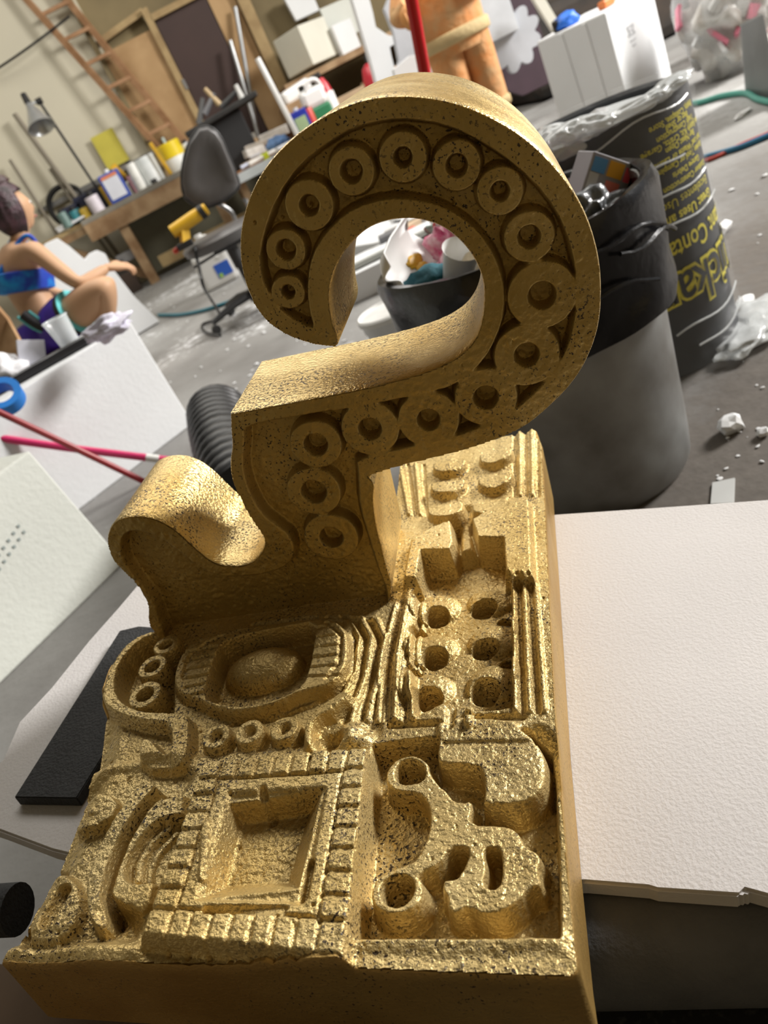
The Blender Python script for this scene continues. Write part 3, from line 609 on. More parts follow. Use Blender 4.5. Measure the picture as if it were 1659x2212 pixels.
for i, (x, z, sx, sz, c) in enumerate(((-.028, .028, .03, .022, (.65, .62, .05)), (.005, .03, .025, .018, (.6, .6, .62)), (.03, .025, .022, .026, (.12, .35, .75)), (.03, -.008, .024, .03, (.85, .45, .05)), (.002, -.01, .02, .028, (.85, .25, .2)), (-.028, -.012, .03, .02, (.7, .7, .65)), (-.01, -.032, .05, .01, (.3, .3, .34)), (.028, -.033, .022, .012, (.8, .1, .15)))):
    box('printed_panel', (x, -.0256, z), (sx, .0012, sz), mat('print_%d' % i, c, .4), pk)
o = lump('dark_film', (0, 0, 0), (.045, .04, .035), mat('grey_film', (.16, .17, .18), .25, vs=30, bump=.4, bs=40), seed=12, amp=.7, sub=4, freq=2.5); o.location = D(1285, 468, 1.27); tag(o, 'crumpled grey plastic film below the retail box in the trash can', 'plastic film')

# ------------------------------------------------------------------ printed container in clear plastic
BX, BY, BR, BHT = .749, 1.684, .205, .545
bar = empty('printed_container', (BX, BY, 0), label='black cylinder container with yellow upside down lettering wrapped in clear plastic', cat='container')
navy = mat('black_sleeve', (.020, .023, .030), .38, var=.25, vs=9, bump=.04, bs=30)
lathe('sleeve', [(0, .004), (BR, .004), (BR, .02), (BR+.001, .30), (BR+.003, BHT), (BR-.004, BHT), (BR-.006, .03), (0, .03)], navy, bar, n=72)
ylw = mat('yellow_print', (.75, .66, .04), .5, var=.05)
def sleeve_text(s, size, th, z, bold=0., m=ylw, out=.0030, sp=1., sx=1.):
    me = text_mesh(s, size, bold, sp)
    for v in me.vertices:
        a = math.radians(th)-v.co.x*sx/BR; r = BR+out; v.co = (r*math.cos(a), r*math.sin(a), z-v.co.y)
    me.flip_normals() if me.polygons and False else None
    return link('lettering', me, m, bar)
sleeve_text('Quickan', .120, -57, .222, bold=.0075, out=.0042, sp=.95, sx=.86)
sleeve_text('Quickan', .120, -57, .222, bold=.0010, m=navy, out=.0062, sp=.95, sx=.86)
sleeve_text('Instant Container', .056, -65, .290, bold=.0008, sx=.78)
sleeve_text('Great Uses and More', .027, -76, .340, bold=.0006)
sleeve_text('Excelentes Usos y Mas', .025, -76, .367)
for k, (s, z) in enumerate((('Outdoor Construction', .395), ('Garage Debris', .413), ('Garden Tool or Camping', .431), ('Trash Leaf Waste or Laundry', .445), ('Bag Neat Open', .462), ('Paint Supply Kit, Crafts, Garage', .474), ('Trash Construction', .488), ('Bag or Shell', .500), ('Empty, Collapse, Store', .511))):
    sleeve_text(s, .0165, -62, z, bold=.0003)
film = mat('clear_plastic_film', (.90, .93, .95), .12, alpha=.07, var=.02, bump=.5, bs=9, spec=.8)
film2 = mat('milky_plastic_film', (.82, .85, .86), .18, alpha=.62, var=.08, bump=.6, bs=14, spec=.8)
def bw(a, i): return 1+.012*math.sin(9*a+i)+.010*math.sin(17*a-i*1.3)
lathe('plastic_bag', [(BR+.045, .004), (BR+.022, .03), (BR+.008, .09), (BR+.009, .20), (BR+.007, .33), (BR+.009, .45), (BR+.012, .54), (BR+.004, .556), (BR-.02, .54)], film, bar, n=64, wob=bw, open_=True, ang=80)
for k, (z, a0, a1) in enumerate(((.43, -1.75, -1.15), (.372, -1.75, -.85), (.315, -1.75, -.7), (.10, -1.7, -.6), (.055, -1.5, -.5), (.52, -2.0, -.9))):
    tube('film_crease', [((BR+.011)*math.cos(a), (BR+.011)*math.sin(a), z+.03*(a-a0)*(1 if k != 2 else .9)+.006*math.sin(7*a)-.02*(a-a0)**2) for a in np.linspace(a0, a1, 12)], .0022, film2, bar, n=6)
for k, (a, r, z, s) in enumerate(((-2.35, .19, .55, (.07, .05, .035)), (-2.0, .20, .56, (.06, .035, .02)), (-2.7, .20, .54, (.07, .05, .04)), (-1.5, .20, .555, (.08, .02, .014)), (-1.05, .20, .558, (.07, .03, .012)), (-.55, .235, .018, (.09, .06, .016)), (-.95, .235, .016, (.10, .05, .014)))):
    lump('bag_crumple', (r*math.cos(a), r*math.sin(a), z), s, film2, bar, seed=k+20, amp=.45, sub=4, freq=2.2, rot=(0, 0, a+1.57))
for k in range(3):
    o = lump('foam_offcut', (0, 0, 0), (.035, .03, .028), mat('foam_bits', (.82, .83, .84), .7), seed=40+k, amp=.6, sub=2, flat=True); o.location = (BX-.06+.07*k, BY-.1+.05*k, .50+.03*(k % 2)); tag(o, ['jagged white foam offcut poking out of the plastic wrapped container', 'chunky white foam offcut inside the plastic wrapped container', 'white foam offcut at the back of the plastic wrapped container'][k], 'foam offcut')
o = lathe('container_fill', [(0, .03), (BR-.012, .03), (BR-.012, .515), (.15, .535), (.08, .525), (0, .535)], mat('milky_bag_top', (.66, .69, .70), .25, var=.2, vs=20, bump=.6, bs=25), bar, n=40, wob=bw)

# ------------------------------------------------------------------ foam blocks on the left
eps = mat('foam_block_white', (.74, .755, .77), .6, var=.05, vs=3, bump=.12, bs=60)
eps2 = mat('foam_block_aged', (.66, .68, .63), .65, var=.06, vs=4, bump=.15, bs=70)
def upbox(name, base, zt, m, label, cat='foam block', bev=.006, lean=(0, 0)):
    o = hexa(name, [(p[0], p[1], 0.) for p in base]+[(p[0]+lean[0], p[1]+lean[1], zt) for p in base], m, bev=bev)
    c = np.mean([p[:2] for p in base], axis=0); origin_to(o, (c[0], c[1], 0)); return tag(o, label, cat)
fb = [G(418, 915)[:2], G(180, 1095)[:2]]; dr = (fb[1]-fb[0]); dr /= np.linalg.norm(dr); pr = np.array([-dr[1], dr[0]]); pr *= np.sign(pr[1])
upbox('foam_block', [fb[0]+dr*.92, fb[0], fb[0]+pr*.42, fb[0]+dr*.92+pr*.42], .450, eps, 'big bright white foam block holding the clear cup on its top')
lb = [G(270, 1215)[:2], G(0, 1478)[:2]]; dl_ = lb[1]-lb[0]; dl_ /= np.linalg.norm(dl_); pl = np.array([-dl_[1], dl_[0]]); pl *= np.sign(pl[1])
lowb = upbox('foam_block', [lb[0]+dl_*.9, lb[0], lb[0]+pl*.30, lb[0]+dl_*.9+pl*.30], .385, eps2, 'aged greenish white foam block nearest the left edge with dotted stamp', lean=(-.05, .06))
# dotted stamp on it
stamp = mat('grey_stamp_ink', (.33, .38, .37), .8)
fn = -pl; q0 = np.array([*(lb[0]+dl_*.22), 0.])
for k in range(14):
    i, j = k % 7, k//7
    p = lb[0]+dl_*(.16+.022*i); z = .235+.020*j-.006*i
    c = np.array([p[0]-.05*z/.385, p[1]+.06*z/.385, z]); c[:2] += fn*.001
    b_ = box('stamp_dot', tuple(c), (.008, .002, .008), stamp, rot=(0, 0, math.atan2(dl_[1], dl_[0]))); b_.parent = lowb; b_.matrix_parent_inverse = lowb.matrix_world.inverted() if False else Matrix.Translation(-Vector(lowb.location))
bb = [np.array([-.837, 6.0]), np.array([-1.17, 5.86])]; db = bb[1]-bb[0]; db /= np.linalg.norm(db); pb = np.array([-db[1], db[0]]); pb *= np.sign(pb[1])
def vplane(px, py, p0, d_):
    r_ = ray(px, py); n_ = np.array([-d_[1], d_[0]]); t_ = (n_@(p0-O[:2]))/(n_@r_[:2]); return O+t_*r_
o = prism('foam_board', [vplane(*q, bb[0], db) for q in ((345, 694), (290, 640), (242, 578), (228, 548), (210, 540), (196, 546), (184, 561), (150, 532), (124, 514), (96, 527))]+[(*(bb[0]+db*1.1), .0)], (*(pb*.06), 0), eps, bev=.004); origin_to(o, (*bb[0], 0)); tag(o, 'white foam board with wavy cut top standing behind the seated person', 'foam board')
# on the big block
TZ = .450
cupm = mat('clear_cup_plastic', (.86, .90, .92), .08, alpha=.38, var=.02, spec=.9)
cc = G(160, 760, TZ); cc = (fb[0]+dr*.50+pr*.07); cc = G(162, 757, TZ)[:2]
cup = empty('plastic_cup', (*cc, TZ), label='clear plastic cup standing on the big white foam block', cat='cup')
lathe('cup_wall', [(.0, .001), (.033, .001), (.047, .125), (.050, .128), (.048, .128), (.046, .123), (.031, .006), (0, .006)], cupm, cup, n=32)
lathe('cup_rim', [(.047, .124), (.051, .126), (.047, .130), (.047, .124)], cupm, cup, n=32, open_=True)
lav = mat('lavender_cloth', (.72, .70, .82), .8, var=.25, vs=18, bump=.5, bs=30)
o = lump('crumpled_cloth', (0, 0, 0), (.085, .05, .035), lav, seed=31, amp=.6, sub=4, freq=2.4); o.location = (*G(235, 715, TZ+.03)[:2], TZ+.04); tag(o, 'crumpled lavender white cloth on the big white foam block', 'cloth')
o = box('black_bar_clamp', (0, 0, 0), (.44, .05, .035), mat('black_tool', (.012, .012, .014), .4), bev=.012, rot=(0, 0, .35)); o.location = (*G(85, 790, TZ+.02)[:2], TZ+.018); tag(o, 'long black tool handle lying on the big white foam block', 'tool')
o = box('folded_paper', (0, 0, 0), (.09, .03, .10), mat('paper_lilac', (.72, .73, .82), .7), rot=(0, .5, .4)); o.location = (*G(72, 770, TZ+.05)[:2], TZ+.06); tag(o, 'folded pale paper standing beside the black tool', 'paper')
o = lump('crumpled_paper', (0, 0, 0), (.09, .07, .06), mat('paper_white', (.80, .80, .83), .7, bump=.3), seed=33, amp=.6, sub=3, freq=2.5); o.location = (*G(8, 812, TZ+.04)[:2], TZ+.05); tag(o, 'crumpled white paper at the left end of the big foam block', 'paper')
tp = lathe('blue_tape', [(.038, 0), (.060, 0), (.060, .045), (.038, .045), (.038, 0)], mat('blue_masking_tape', (.01, .19, .62), .5), n=32, open_=True, axis=(.2, -.5, .6)); tp.location = (*G(10, 860, TZ+.02)[:2], TZ+.01); tag(tp, 'roll of bright blue masking tape on the big foam block', 'tape')
# round poles and black corrugated hose
o = tube('handle_pole', [G(390, 1004)+np.array([0, 0, .014]), D(150, 968, 2.62), D(-60, 938, 2.55)], [.0135, .0135, .0135], mat('pink_pole_paint', (.62, .03, .14), .35), n=14); tag(o, 'bright pink broom pole with white sticker slanting in from the left', 'pole')
pkp = o
st0 = D(308, 988, 2.79); st1 = D(335, 992, 2.83)
c0 = np.array(G(390, 1004)+np.array([0, 0, .014])); c1 = D(150, 968, 2.62); dd = (c1-c0)
s_ = tube('pole_sticker', [c0+dd*.18, c0+dd*.30], .0142, mat('sticker_white', (.75, .75, .72), .5), n=14); s_.parent = pkp
o = tube('handle_pole', [G(335, 1056)+np.array([0, 0, .012]), D(120, 948, 2.40), D(-60, 863, 2.30)], .0105, mat('dark_red_pole_paint', (.30, .025, .03), .4), n=14); tag(o, 'thin dark red pole crossing under the pink one', 'pole')
hp = [G(*p, .11) for p in ((470, 892), (478, 925), (492, 965), (515, 1020), (545, 1080))]
fine = []
for t in np.linspace(0, len(hp)-1.001, 150):
    i = int(t); f_ = t-i; fine.append(hp[i]*(1-f_)+hp[i+1]*f_)
rubber = mat('black_rubber', (.014, .014, .015), .4, var=.3)
o = tube('corrugated_hose', fine, [.092+.014*abs(math.sin(i*.30)) for i in range(len(fine))], rubber, n=24); tag(o, 'thick black corrugated hose lying on the floor behind the sculpture', 'hose')

# ------------------------------------------------------------------ hoses and scraps on the floor
def floor_tube(name, pxs, r, m, label, cat='hose'):
    o = tube(name, [G(*p)+np.array([0, 0, r]) for p in pxs], r, m, n=8, sub=8); origin_to(o, G(*pxs[0])); return tag(o, label, cat)
hg = mat('green_hose', (.06, .30, .24), .45); hb = mat('blue_hose', (.02, .16, .30), .45); hr = mat('red_hose', (.45, .06, .04), .45)
floor_tube('garden_hose', [(1440, 235), (1510, 228), (1560, 214), (1610, 208), (1640, 222), (1700, 235)], .014, hg, 'green garden hose on the floor below the clear bag')
floor_tube('air_hose', [(1500, 352), (1540, 341), (1600, 324), (1659, 300), (1720, 275)], .011, hb, 'blue air hose on the floor right of the printed container')
floor_tube('air_hose', [(1500, 358), (1545, 345), (1600, 318), (1659, 293), (1720, 262)], .008, hr, 'thin red hose running along the blue one')
floor_tube('air_hose', [(345, 684), (395, 683), (450, 672), (500, 655), (540, 640)], .013, mat('teal_hose', (.03, .18, .24), .45), 'teal hose on the floor under the office chair')
bit = mat('foam_bits', (.82, .83, .84), .7)
for (px, py, s, lb_) in ((1610, 660, (.035, .022, .012), 'flat white foam scrap on the floor right of the printed container'), (1580, 930, (.028, .022, .018), 'chunky white foam scrap on the floor right of the metal can'), (1560, 720, (.0, 0, 0), None), (1480, 800, (.0, 0, 0), None), (1605, 250, (.07, .02, .01), 'long white strip scrap on the floor beside the green hose'), (1560, 508, (.055, .016, .02), 'white foam strip leaning at the right side of the printed container'), (1650, 940, (.014, .011, .008), 'white scrap at the right edge of the picture')):
    if lb_:
        o = lump('foam_scrap', (0, 0, 0), s, bit, seed=int(px), amp=.4, sub=2, flat=True); p = G(px, py); o.location = (p[0], p[1], s[2]*.8); o.rotation_euler = (0, 0, .5); tag(o, lb_, 'foam scrap')
o = prism('card_scrap', [G(*p) for p in ((1540, 1046), (1588, 1036), (1586, 1090), (1536, 1092))], (0, 0, .004), mat('card_white', (.62, .63, .62), .7)); origin_to(o, G(1560, 1070)); tag(o, 'white card scrap on the floor at the far edge of the foam sheet', 'card')
src = lump('foam_crumb', (0, 0, 0), (1, 1, .6), bit, seed=77, amp=.5, sub=1, flat=True); tag(src, 'small white foam crumb lying on the dusty concrete floor', 'foam crumb', 'foam crumbs scattered on the floor')
spots = []
while len(spots) < 130:
    k = random.random()
    if k < .55: px, py = random.uniform(300, 760), random.uniform(620, 1000)
    elif k < .85: px, py = random.uniform(1430, 1659), random.uniform(300, 1080)
    else: px, py = random.uniform(1180, 1659), random.uniform(900, 1080)
    p = G(px, py)
    if math.hypot(p[0]-CX, p[1]-CY) < .25 or math.hypot(p[0]-BX, p[1]-BY) < .27 or (p[0] < -.45 and p[1] > 2.5 and p[1] < 3.6 and p[0] < -.3): continue
    spots.append(p)
for i, p in enumerate(spots):
    o = src if i == 0 else src.copy()
    if i: COL.objects.link(o)
    s = random.uniform(.003, .013)*(1 if p[1] > 2 else .45); o.scale = (s, s*random.uniform(.5, 1.2), s*random.uniform(.4, 1)); o.location = (p[0], p[1], s*.3); o.rotation_euler = (0, 0, random.uniform(0, 6))
# ------------------------------------------------------------------ back of the hall: door, plywood, ladder
brown_door = mat('brown_door_paint', (.045, .022, .018), .6, var=.2, vs=2)
post_w = mat('stud_timber', (.40, .29, .14), .7, vs=5, col2=(.27, .18, .08))
steel = mat('bare_steel', (.42, .43, .44), .35, metal=.8, var=.2)
dark_m = mat('dark_clutter', (.018, .017, .016), .6, var=.4, vs=8)
WY = 9.62
d1_ = empty('door_1', (.5, WY-.05, 0)); d1_['kind'] = 'structure'
box('door_leaf', (0, 0, 1.08), (.58, .04, 2.16), brown_door, d1_)
box('door_frame', (-.33, -.02, 1.15), (.07, .08, 2.30), post_w, d1_); box('door_frame', (.0, -.02, 2.20), (.6, .08, .06), post_w, d1_); box('hinge', (-.30, -.065, 1.55), (.03, .01, .10), steel, d1_)
o = box('plywood_panel', (-.14, WY-.06, 1.06), (.58, .02, 2.12), ply); struct(o).name = 'wall_plywood'
o = box('wall_plywood', (.93, WY-.06, 1.3), (.26, .02, 2.6), ply); struct(o)
o = box('trim_1', (1.13, WY-.09, 1.4), (.12, .10, 2.8), post_w); struct(o)
o = box('trim_2', (-.45, WY-.04, 1.4), (.05, .08, 2.8), wall_dim); struct(o)
o = box('trim_3', (-.12, WY-.03, 2.26), (.55, .06, .06), post_w, rot=(0, -.12, 0)); struct(o)
# window-like board edge and shelf rail on the cream wall
o = box('trim_4', (-1.1, WY-.06, 1.12), (1.5, .06, .05), steel); struct(o)
# ladder leaning on the wall
lad = empty('wooden_ladder', (-.2, 9.1, 0), label='wooden ladder leaning against the cream back wall', cat='ladder')
l0, l1 = np.array(YP(58, 0, 9.52)), np.array(YP(258, 225, 9.42)); r0, r1 = np.array(YP(145, 0, 9.52)), np.array(YP(385, 290, 9.42))
off = np.array([-.2, 9.1, 0])
def rail(a, b, zt): return a+(b-a)*((zt-a[2])/(b[2]-a[2]))
la, lb2 = rail(l0, l1, 3.3)-off, rail(l0, l1, .35)-off; ra, rb = rail(r0, r1, 3.3)-off, rail(r0, r1, .35)-off
def beam(name, a, b, wx, wy, m, parent=None):
    a, b = Vector(a), Vector(b); d = (b-a); L_ = d.length; bm = bmesh.new(); bmesh.ops.create_cube(bm, size=1); bmesh.ops.scale(bm, vec=(wx, wy, L_), verts=bm.verts)
    bm.transform(Matrix.Translation((a+b)/2)@d.to_track_quat('Z', 'Y').to_matrix().to_4x4()); return bmo(name, bm, m, parent)
lw_ = mat('ladder_wood', (.36, .20, .10), .65, vs=8, col2=(.24, .12, .05))
beam('rail', la, lb2, .035, .06, lw_, lad); beam('rail', ra, rb, .035, .06, lw_, lad)
for k in range(11):
    t = (k+.5)/11; beam('rung', la*(1-t)+lb2*t, ra*(1-t)+rb*t, .04, .035, lw_, lad)
for k, (p0, p1) in enumerate((((508, 15), (545, 225)), ((497, 88), (533, 208)))):
    a, b = YP(*p0, 9.48-.06*k), YP(*p1, 9.40-.06*k); dd = b-a; b = b+dd*(b[2]-.55)/(-dd[2]) if dd[2] < 0 else b
    o = tube('steel_pipe', [a, b], .022, steel, n=12); tag(o, ['tall steel pipe leaning beside the brown door', 'shorter steel pipe leaning beside the brown door'][k], 'pipe')
o = tube('wire', [YP(-20, 158, 9.5), YP(40, 118, 9.45), YP(95, 78, 9.45), YP(150, 35, 9.5)], .012, rubber, n=6, sub=5); tag(o, 'black cable sagging across the cream wall to the ladder', 'cable')
# ------------------------------------------------------------------ work bench along the wall
BZ = .845
bench = empty('workbench', (-.6, 9.2, 0), label='long wooden workbench with heavy apron below the cream wall', cat='workbench')
box('worktop', (.20, -.15, BZ-.02), (2.0, .45, .05), mat('worktop_grey', (.26, .24, .20), .7, var=.3), bench)
box('worktop', (-1.5, -.08, BZ-.03), (1.4, .40, .04), post_w, bench)
box('apron', (.20, -.35, BZ-.13), (2.0, .045, .17), wood2, bench)
box('apron', (-1.5, -.26, BZ-.09), (1.4, .04, .07), wood2, bench)
for x in (-.45, .55, 1.15): box('leg', (x, -.30, .38), (.10, .10, .76), wood2, bench)
box('leg', (-2.1, -.2, .38), (.09, .09, .76), wood2, bench)
box('stretcher', (.5, -.31, .16), (1.6, .05, .12), post_w, bench)
beam('brace', (-.5, -.2, .1), (-1.2, -.2, .75), .05, .09, wood2, bench)
box('back_panel', (.4, .06, .42), (1.7, .02, .72), mat('olive_panel', (.16, .15, .10), .7), bench)
def onbench(px, py, dy=0.): # point on the bench seen at a pixel, at depth 9.0+dy
    return YP(px, py, 9.0+dy)
def can_(name, px, py, r, h, m, label, cat, y=9.0, z=BZ+.006, cap=None, capm=None, rect=None):
    p = YP(px, py, y); e = empty(name, (p[0], y, z), label=label, cat=cat)
    if rect: box('body', (0, 0, h/2), (rect[0], rect[1], h), m, e, bev=.008)
    else: lathe('body', [(0, 0), (r, 0), (r, h*.96), (r*.95, h), (0, h)], m, e, n=20)
    if cap: lathe('cap', [(0, h), (cap, h), (cap, h+cap*1.2), (0, h+cap*1.2)], capm or white_pl, e, n=14)
    return e
e = can_('solvent_tin', 247, 400, .1, .28, mat('tin_blue', (.05, .10, .42), .35), 'rectangular blue and white solvent tin on the workbench', 'tin', y=8.95, rect=(.22, .12), cap=.025)
box('tin_label', (0, -.062, .14), (.17, .004, .22), mat('label_white', (.72, .74, .82), .5), e); box('tin_label', (0, -.065, .245), (.17, .004, .03), mat('label_orange', (.75, .25, .12), .5), e)
can_('paint_pot', 318, 358, .11, .26, mat('pot_white', (.72, .74, .74), .4, vs=6, col2=(.55, .58, .58)), 'white paint pot with rusty drip on the workbench', 'pot', y=9.0)
e = can_('yellow_bucket', 372, 332, .12, .27, mat('bucket_paint', (.74, .74, .70), .45, vs=7), 'white bucket with yellow top half on the workbench beside the chair', 'bucket', y=9.0)
lathe('yellow_band', [(.121, .13), (.124, .27), (.118, .275), (.110, .2), (.121, .13)], mat('yellow_pail', (.80, .60, .02), .4), e, n=22, open_=True)
e = empty('yellow_level', (YP(352, 350, 8.9)[0], 8.86, BZ+.006), label='mustard yellow stick tool standing before the white paint pot', cat='tool'); box('stick', (0, 0, .17), (.035, .03, .34), mat('mustard', (.62, .36, .02), .5), e, rot=(0, -.12, 0), bev=.004); box('tip', (-.02, 0, .345), (.02, .02, .03), dark_m, e)
e = empty('yellow_drill', (YP(200, 325, 9.12)[0], 9.12, BZ+.206), label='yellow power tool standing on the back of the workbench', cat='power tool')
ylt = mat('tool_yellow', (.72, .42, .02), .45)
lathe('motor', [(0, -.10), (.055, -.10), (.065, 0), (.06, .10), (.04, .14), (0, .14)], ylt, e, n=20, axis=(1, 0, .25)); box('grip', (.05, 0, -.10), (.06, .05, .20), dark_m, e, bev=.01); lathe('guard', [(.07, .10), (.10, .10), (.10, .16), (.07, .16), (.07, .10)], ylt, e, n=20, axis=(1, 0, .25), open_=True); box('battery', (.05, 0, -.175), (.12, .08, .05), dark_m, e, bev=.006)
o = box('yellow_sheet', (0, 0, 0), (.26, .01, .34), mat('yellow_paper', (.55, .48, .07), .7)); o.location = (YP(235, 315, WY)[0], WY-.05, 1.34); tag(o, 'yellow paper sheet fixed to the cream wall', 'paper')
for k, (px, py, r, h, c, lb_) in enumerate(((285, 365, .05, .26, (.78, .78, .74), 'white spray bottle behind the paint pot'), (300, 395, .06, .15, (.70, .69, .66), 'short white jar on the workbench right of the solvent tin'), (222, 410, .03, .2, (.62, .38, .04), 'yellow tube left of the solvent tin'), (205, 440, .07, .16, (.72, .66, .72), 'pinkish plastic bottle at the end of the apron bench'), (172, 440, .05, .10, (.58, .40, .05), 'ochre box shaped can on the thin bench end'), (163, 462, .06, .12, (.05, .26, .30), 'teal tin on the thin bench end'), (140, 475, .05, .15, (.15, .24, .22), 'dark green jar on the thin bench end'), (277, 380, .03, .17, (.55, .28, .28), 'small reddish jar behind the solvent tin'), (405, 320, .05, .2, (.75, .76, .76), 'white bottle at the right of the yellow bucket'))):
    can_('jar', px, py, r, h, mat('jar_%d' % k, c, .45, var=.25, vs=12), lb_, 'jar', y=8.92+.05*(k % 3), cap=r*.5, capm=dark_m)
o = lathe('cable_coil', [(.17, 0), (.20, .03), (.23, 0), (.20, -.03), (.17, 0)], rubber, n=28, axis=(.2, -1, .1), open_=True); o.location = (YP(140, 430, 9.5)[0], 9.5, 1.04); tag(o, 'black coiled cable hanging behind the thin bench end', 'cable')
for k, (px, py, s, lb_) in enumerate(((185, 400, (.40, .12, .22), 'dark heap of tools on the workbench below the wall rail'), (130, 410, (.25, .12, .18), 'dark toolbox at the left end of the wall rail'))):
    o = box('toolbox', (0, 0, 0), s, mat('dark_blue_clutter', (.015, .018, .05), .6, var=.5, vs=14), bev=.02); o.location = (YP(px, py, 9.18)[0], 9.18, BZ+.008+s[2]/2); tag(o, lb_, 'toolbox')
o = prism('paper_stack', [YP(127, 502, 8.9)+np.array([0, 0, .0]), YP(183, 468, 8.9), YP(178, 462, 9.15), YP(120, 496, 9.15)], (0, 0, .012), mat('paper_white', (.80, .80, .83), .7)); tag(o, 'white paper on the thin end of the workbench', 'paper')
for k, (px, py) in enumerate(((18, 345), (105, 365), (28, 245))):
    a = YP(px, py, 9.45); o = tube('wooden_stick', [(a[0], 9.52, a[2]), (a[0]+.02+.1*k, 9.44, .0)], (.018, .018, .026)[k], mat('grey_stick', (.24, .21, .16), .7), n=10); tag(o, ['thin grey stick leaning on the wall behind the person', 'short dark stick leaning on the wall rail', 'tall grey wooden stick leaning on the wall below the lamp'][k], 'stick')
# clamp lamp
lp = empty('clamp_lamp', (YP(205, 395, 9.0)[0], 9.0, BZ+.006), label='aluminium clamp lamp on a thin black stand over the workbench', cat='lamp')
tp_ = YP(82, 215, 9.0); bs_ = np.array([YP(205, 395, 9.0)[0], 9.0, BZ]); rel = tp_-bs_
tube('stand', [(0, 0, 0), tuple(rel*.5+np.array([.0, 0, .02])), tuple(rel)], .014, dark_m, lp, n=8)
hd = YP(62, 225, 8.95)-bs_; hl = YP(88, 272, 8.85)-bs_; ad_ = hl-hd; ad_ /= np.linalg.norm(ad_)
lathe('shade', [(.03, 0), (.045, .06), (.075, .13), (.135, .26), (.130, .26), (.07, .13), (.03, .02), (.03, 0)], mat('spun_aluminium', (.62, .64, .66), .32, metal=.75, var=.15), lp, n=28, loc=tuple(hd), axis=tuple(ad_), open_=True)
lathe('socket', [(0, -.10), (.028, -.10), (.034, .03), (0, .03)], dark_m, lp, n=14, loc=tuple(hd), axis=tuple(ad_)); lathe('clamp', [(0, -.03), (.03, -.03), (.03, .03), (0, .03)], dark_m, lp, n=12, loc=tuple(rel*.98), axis=(1, 0, 0)); tube('arm', [tuple(rel*.97), tuple(hd)], .012, steel, lp, n=8)
# things under the bench
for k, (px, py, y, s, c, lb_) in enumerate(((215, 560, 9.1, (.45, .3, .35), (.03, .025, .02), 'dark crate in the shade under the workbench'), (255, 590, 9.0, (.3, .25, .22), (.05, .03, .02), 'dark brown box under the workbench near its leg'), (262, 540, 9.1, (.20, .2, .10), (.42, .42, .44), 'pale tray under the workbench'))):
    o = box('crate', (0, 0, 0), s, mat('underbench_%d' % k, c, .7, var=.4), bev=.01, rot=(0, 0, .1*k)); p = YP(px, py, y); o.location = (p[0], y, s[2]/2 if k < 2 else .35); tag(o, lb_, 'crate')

# ------------------------------------------------------------------ low grey-edged table with clutter
T2 = .615; t2 = empty('low_table', (1.05, 7.75, 0), label='low table with pale grey edge covered in tools and bottles', cat='table')
edge_g = mat('grey_edge', (.46, .49, .50), .5); box('tabletop', (0, 0, T2-.025), (1.85, 1.5, .05), mat('table_brown', (.30, .14, .06), .6, var=.3), t2); box('edge', (0, -.765, T2-.03), (1.85, .03, .07), edge_g, t2); box('edge', (-.935, 0, T2-.03), (.03, 1.5, .07), edge_g, t2)
for sx in (-.85, .85):
    for sy in (-.65, .65): box('leg', (sx, sy, T2/2-.025), (.06, .06, T2-.05), wood2, t2)
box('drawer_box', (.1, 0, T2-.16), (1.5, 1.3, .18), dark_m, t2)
def ont(px, py, z=T2+.002): p = YP(px, py, 7.12); return np.array([p[0], p[1], z])
for k, (px, py, ln, ang, c, lb_) in enumerate(((575, 335, .35, .35, (.72, .70, .66), 'long pale tube at the front of the low table'), (545, 355, .2, .2, (.55, .6, .75), 'blue grey rag tube near the corner of the low table'), (620, 292, .3, .45, (.72, .74, .78), 'white stick across the low table before the blue bottle'))):
    p = ont(px, py); d_2 = np.array([math.cos(ang), math.sin(ang), 0])*ln/2; o = tube('stick', [p-d_2+np.array([0, 0, .025]), p+d_2+np.array([0, 0, .025])], .022, mat('tstick_%d' % k, c, .5), n=10); tag(o, lb_, 'stick')
p = ont(565, 322); o = lathe('tennis_cap', [(0, 0), (.035, 0), (.035, .045), (.03, .05), (0, .05)], mat('lime_cap', (.62, .75, .03), .4), n=18); o.location = p; tag(o, 'small lime yellow cap on the low table', 'cap')
wp = YP(640, 283, 6.93); wq = YP(556, 126, 6.95); o = tube('white_pipe', [(wp[0], wp[1], T2+.01), tuple(wq)], .022, white_pl, n=14); tag(o, 'white plastic pipe standing upright on the low table', 'pipe')
e = can_('blue_bottle', 652, 268, .1, .22, mat('bottle_blue', (.03, .05, .45), .3), 'dark blue bottle with pale green label on the low table', 'bottle', y=7.1, z=T2+.001, rect=(.15, .09), cap=.02); box('bottle_label', (.0, -.047, .10), (.10, .003, .14), mat('label_lime', (.45, .60, .35), .5), e)
e = can_('red_bottle', 668, 250, .045, .2, mat('bottle_red', (.55, .05, .03), .35), 'small red bottle right of the blue bottle', 'bottle', y=7.2, z=T2+.001, cap=.018, capm=dark_m)
e = empty('white_jug', (YP(678, 215, 7.3)[0], 7.3, T2+.001), label='white jug with green bottom on the low table', cat='jug')
box('jug_body', (0, 0, .09), (.22, .14, .18), mat('jug_green', (.03, .20, .09), .4), e, bev=.02); box('jug_top', (0, 0, .25), (.22, .14, .16), white_pl, e, bev=.04); tube('handle', [(-.05, -.05, .30), (.0, -.06, .37), (.07, -.05, .36), (.10, -.03, .28)], .018, white_pl, e, n=8, sub=4); lathe('cap', [(0, .33), (.025, .33), (.025, .37), (0, .37)], dark_m, e, n=14, loc=(-.06, 0, 0))
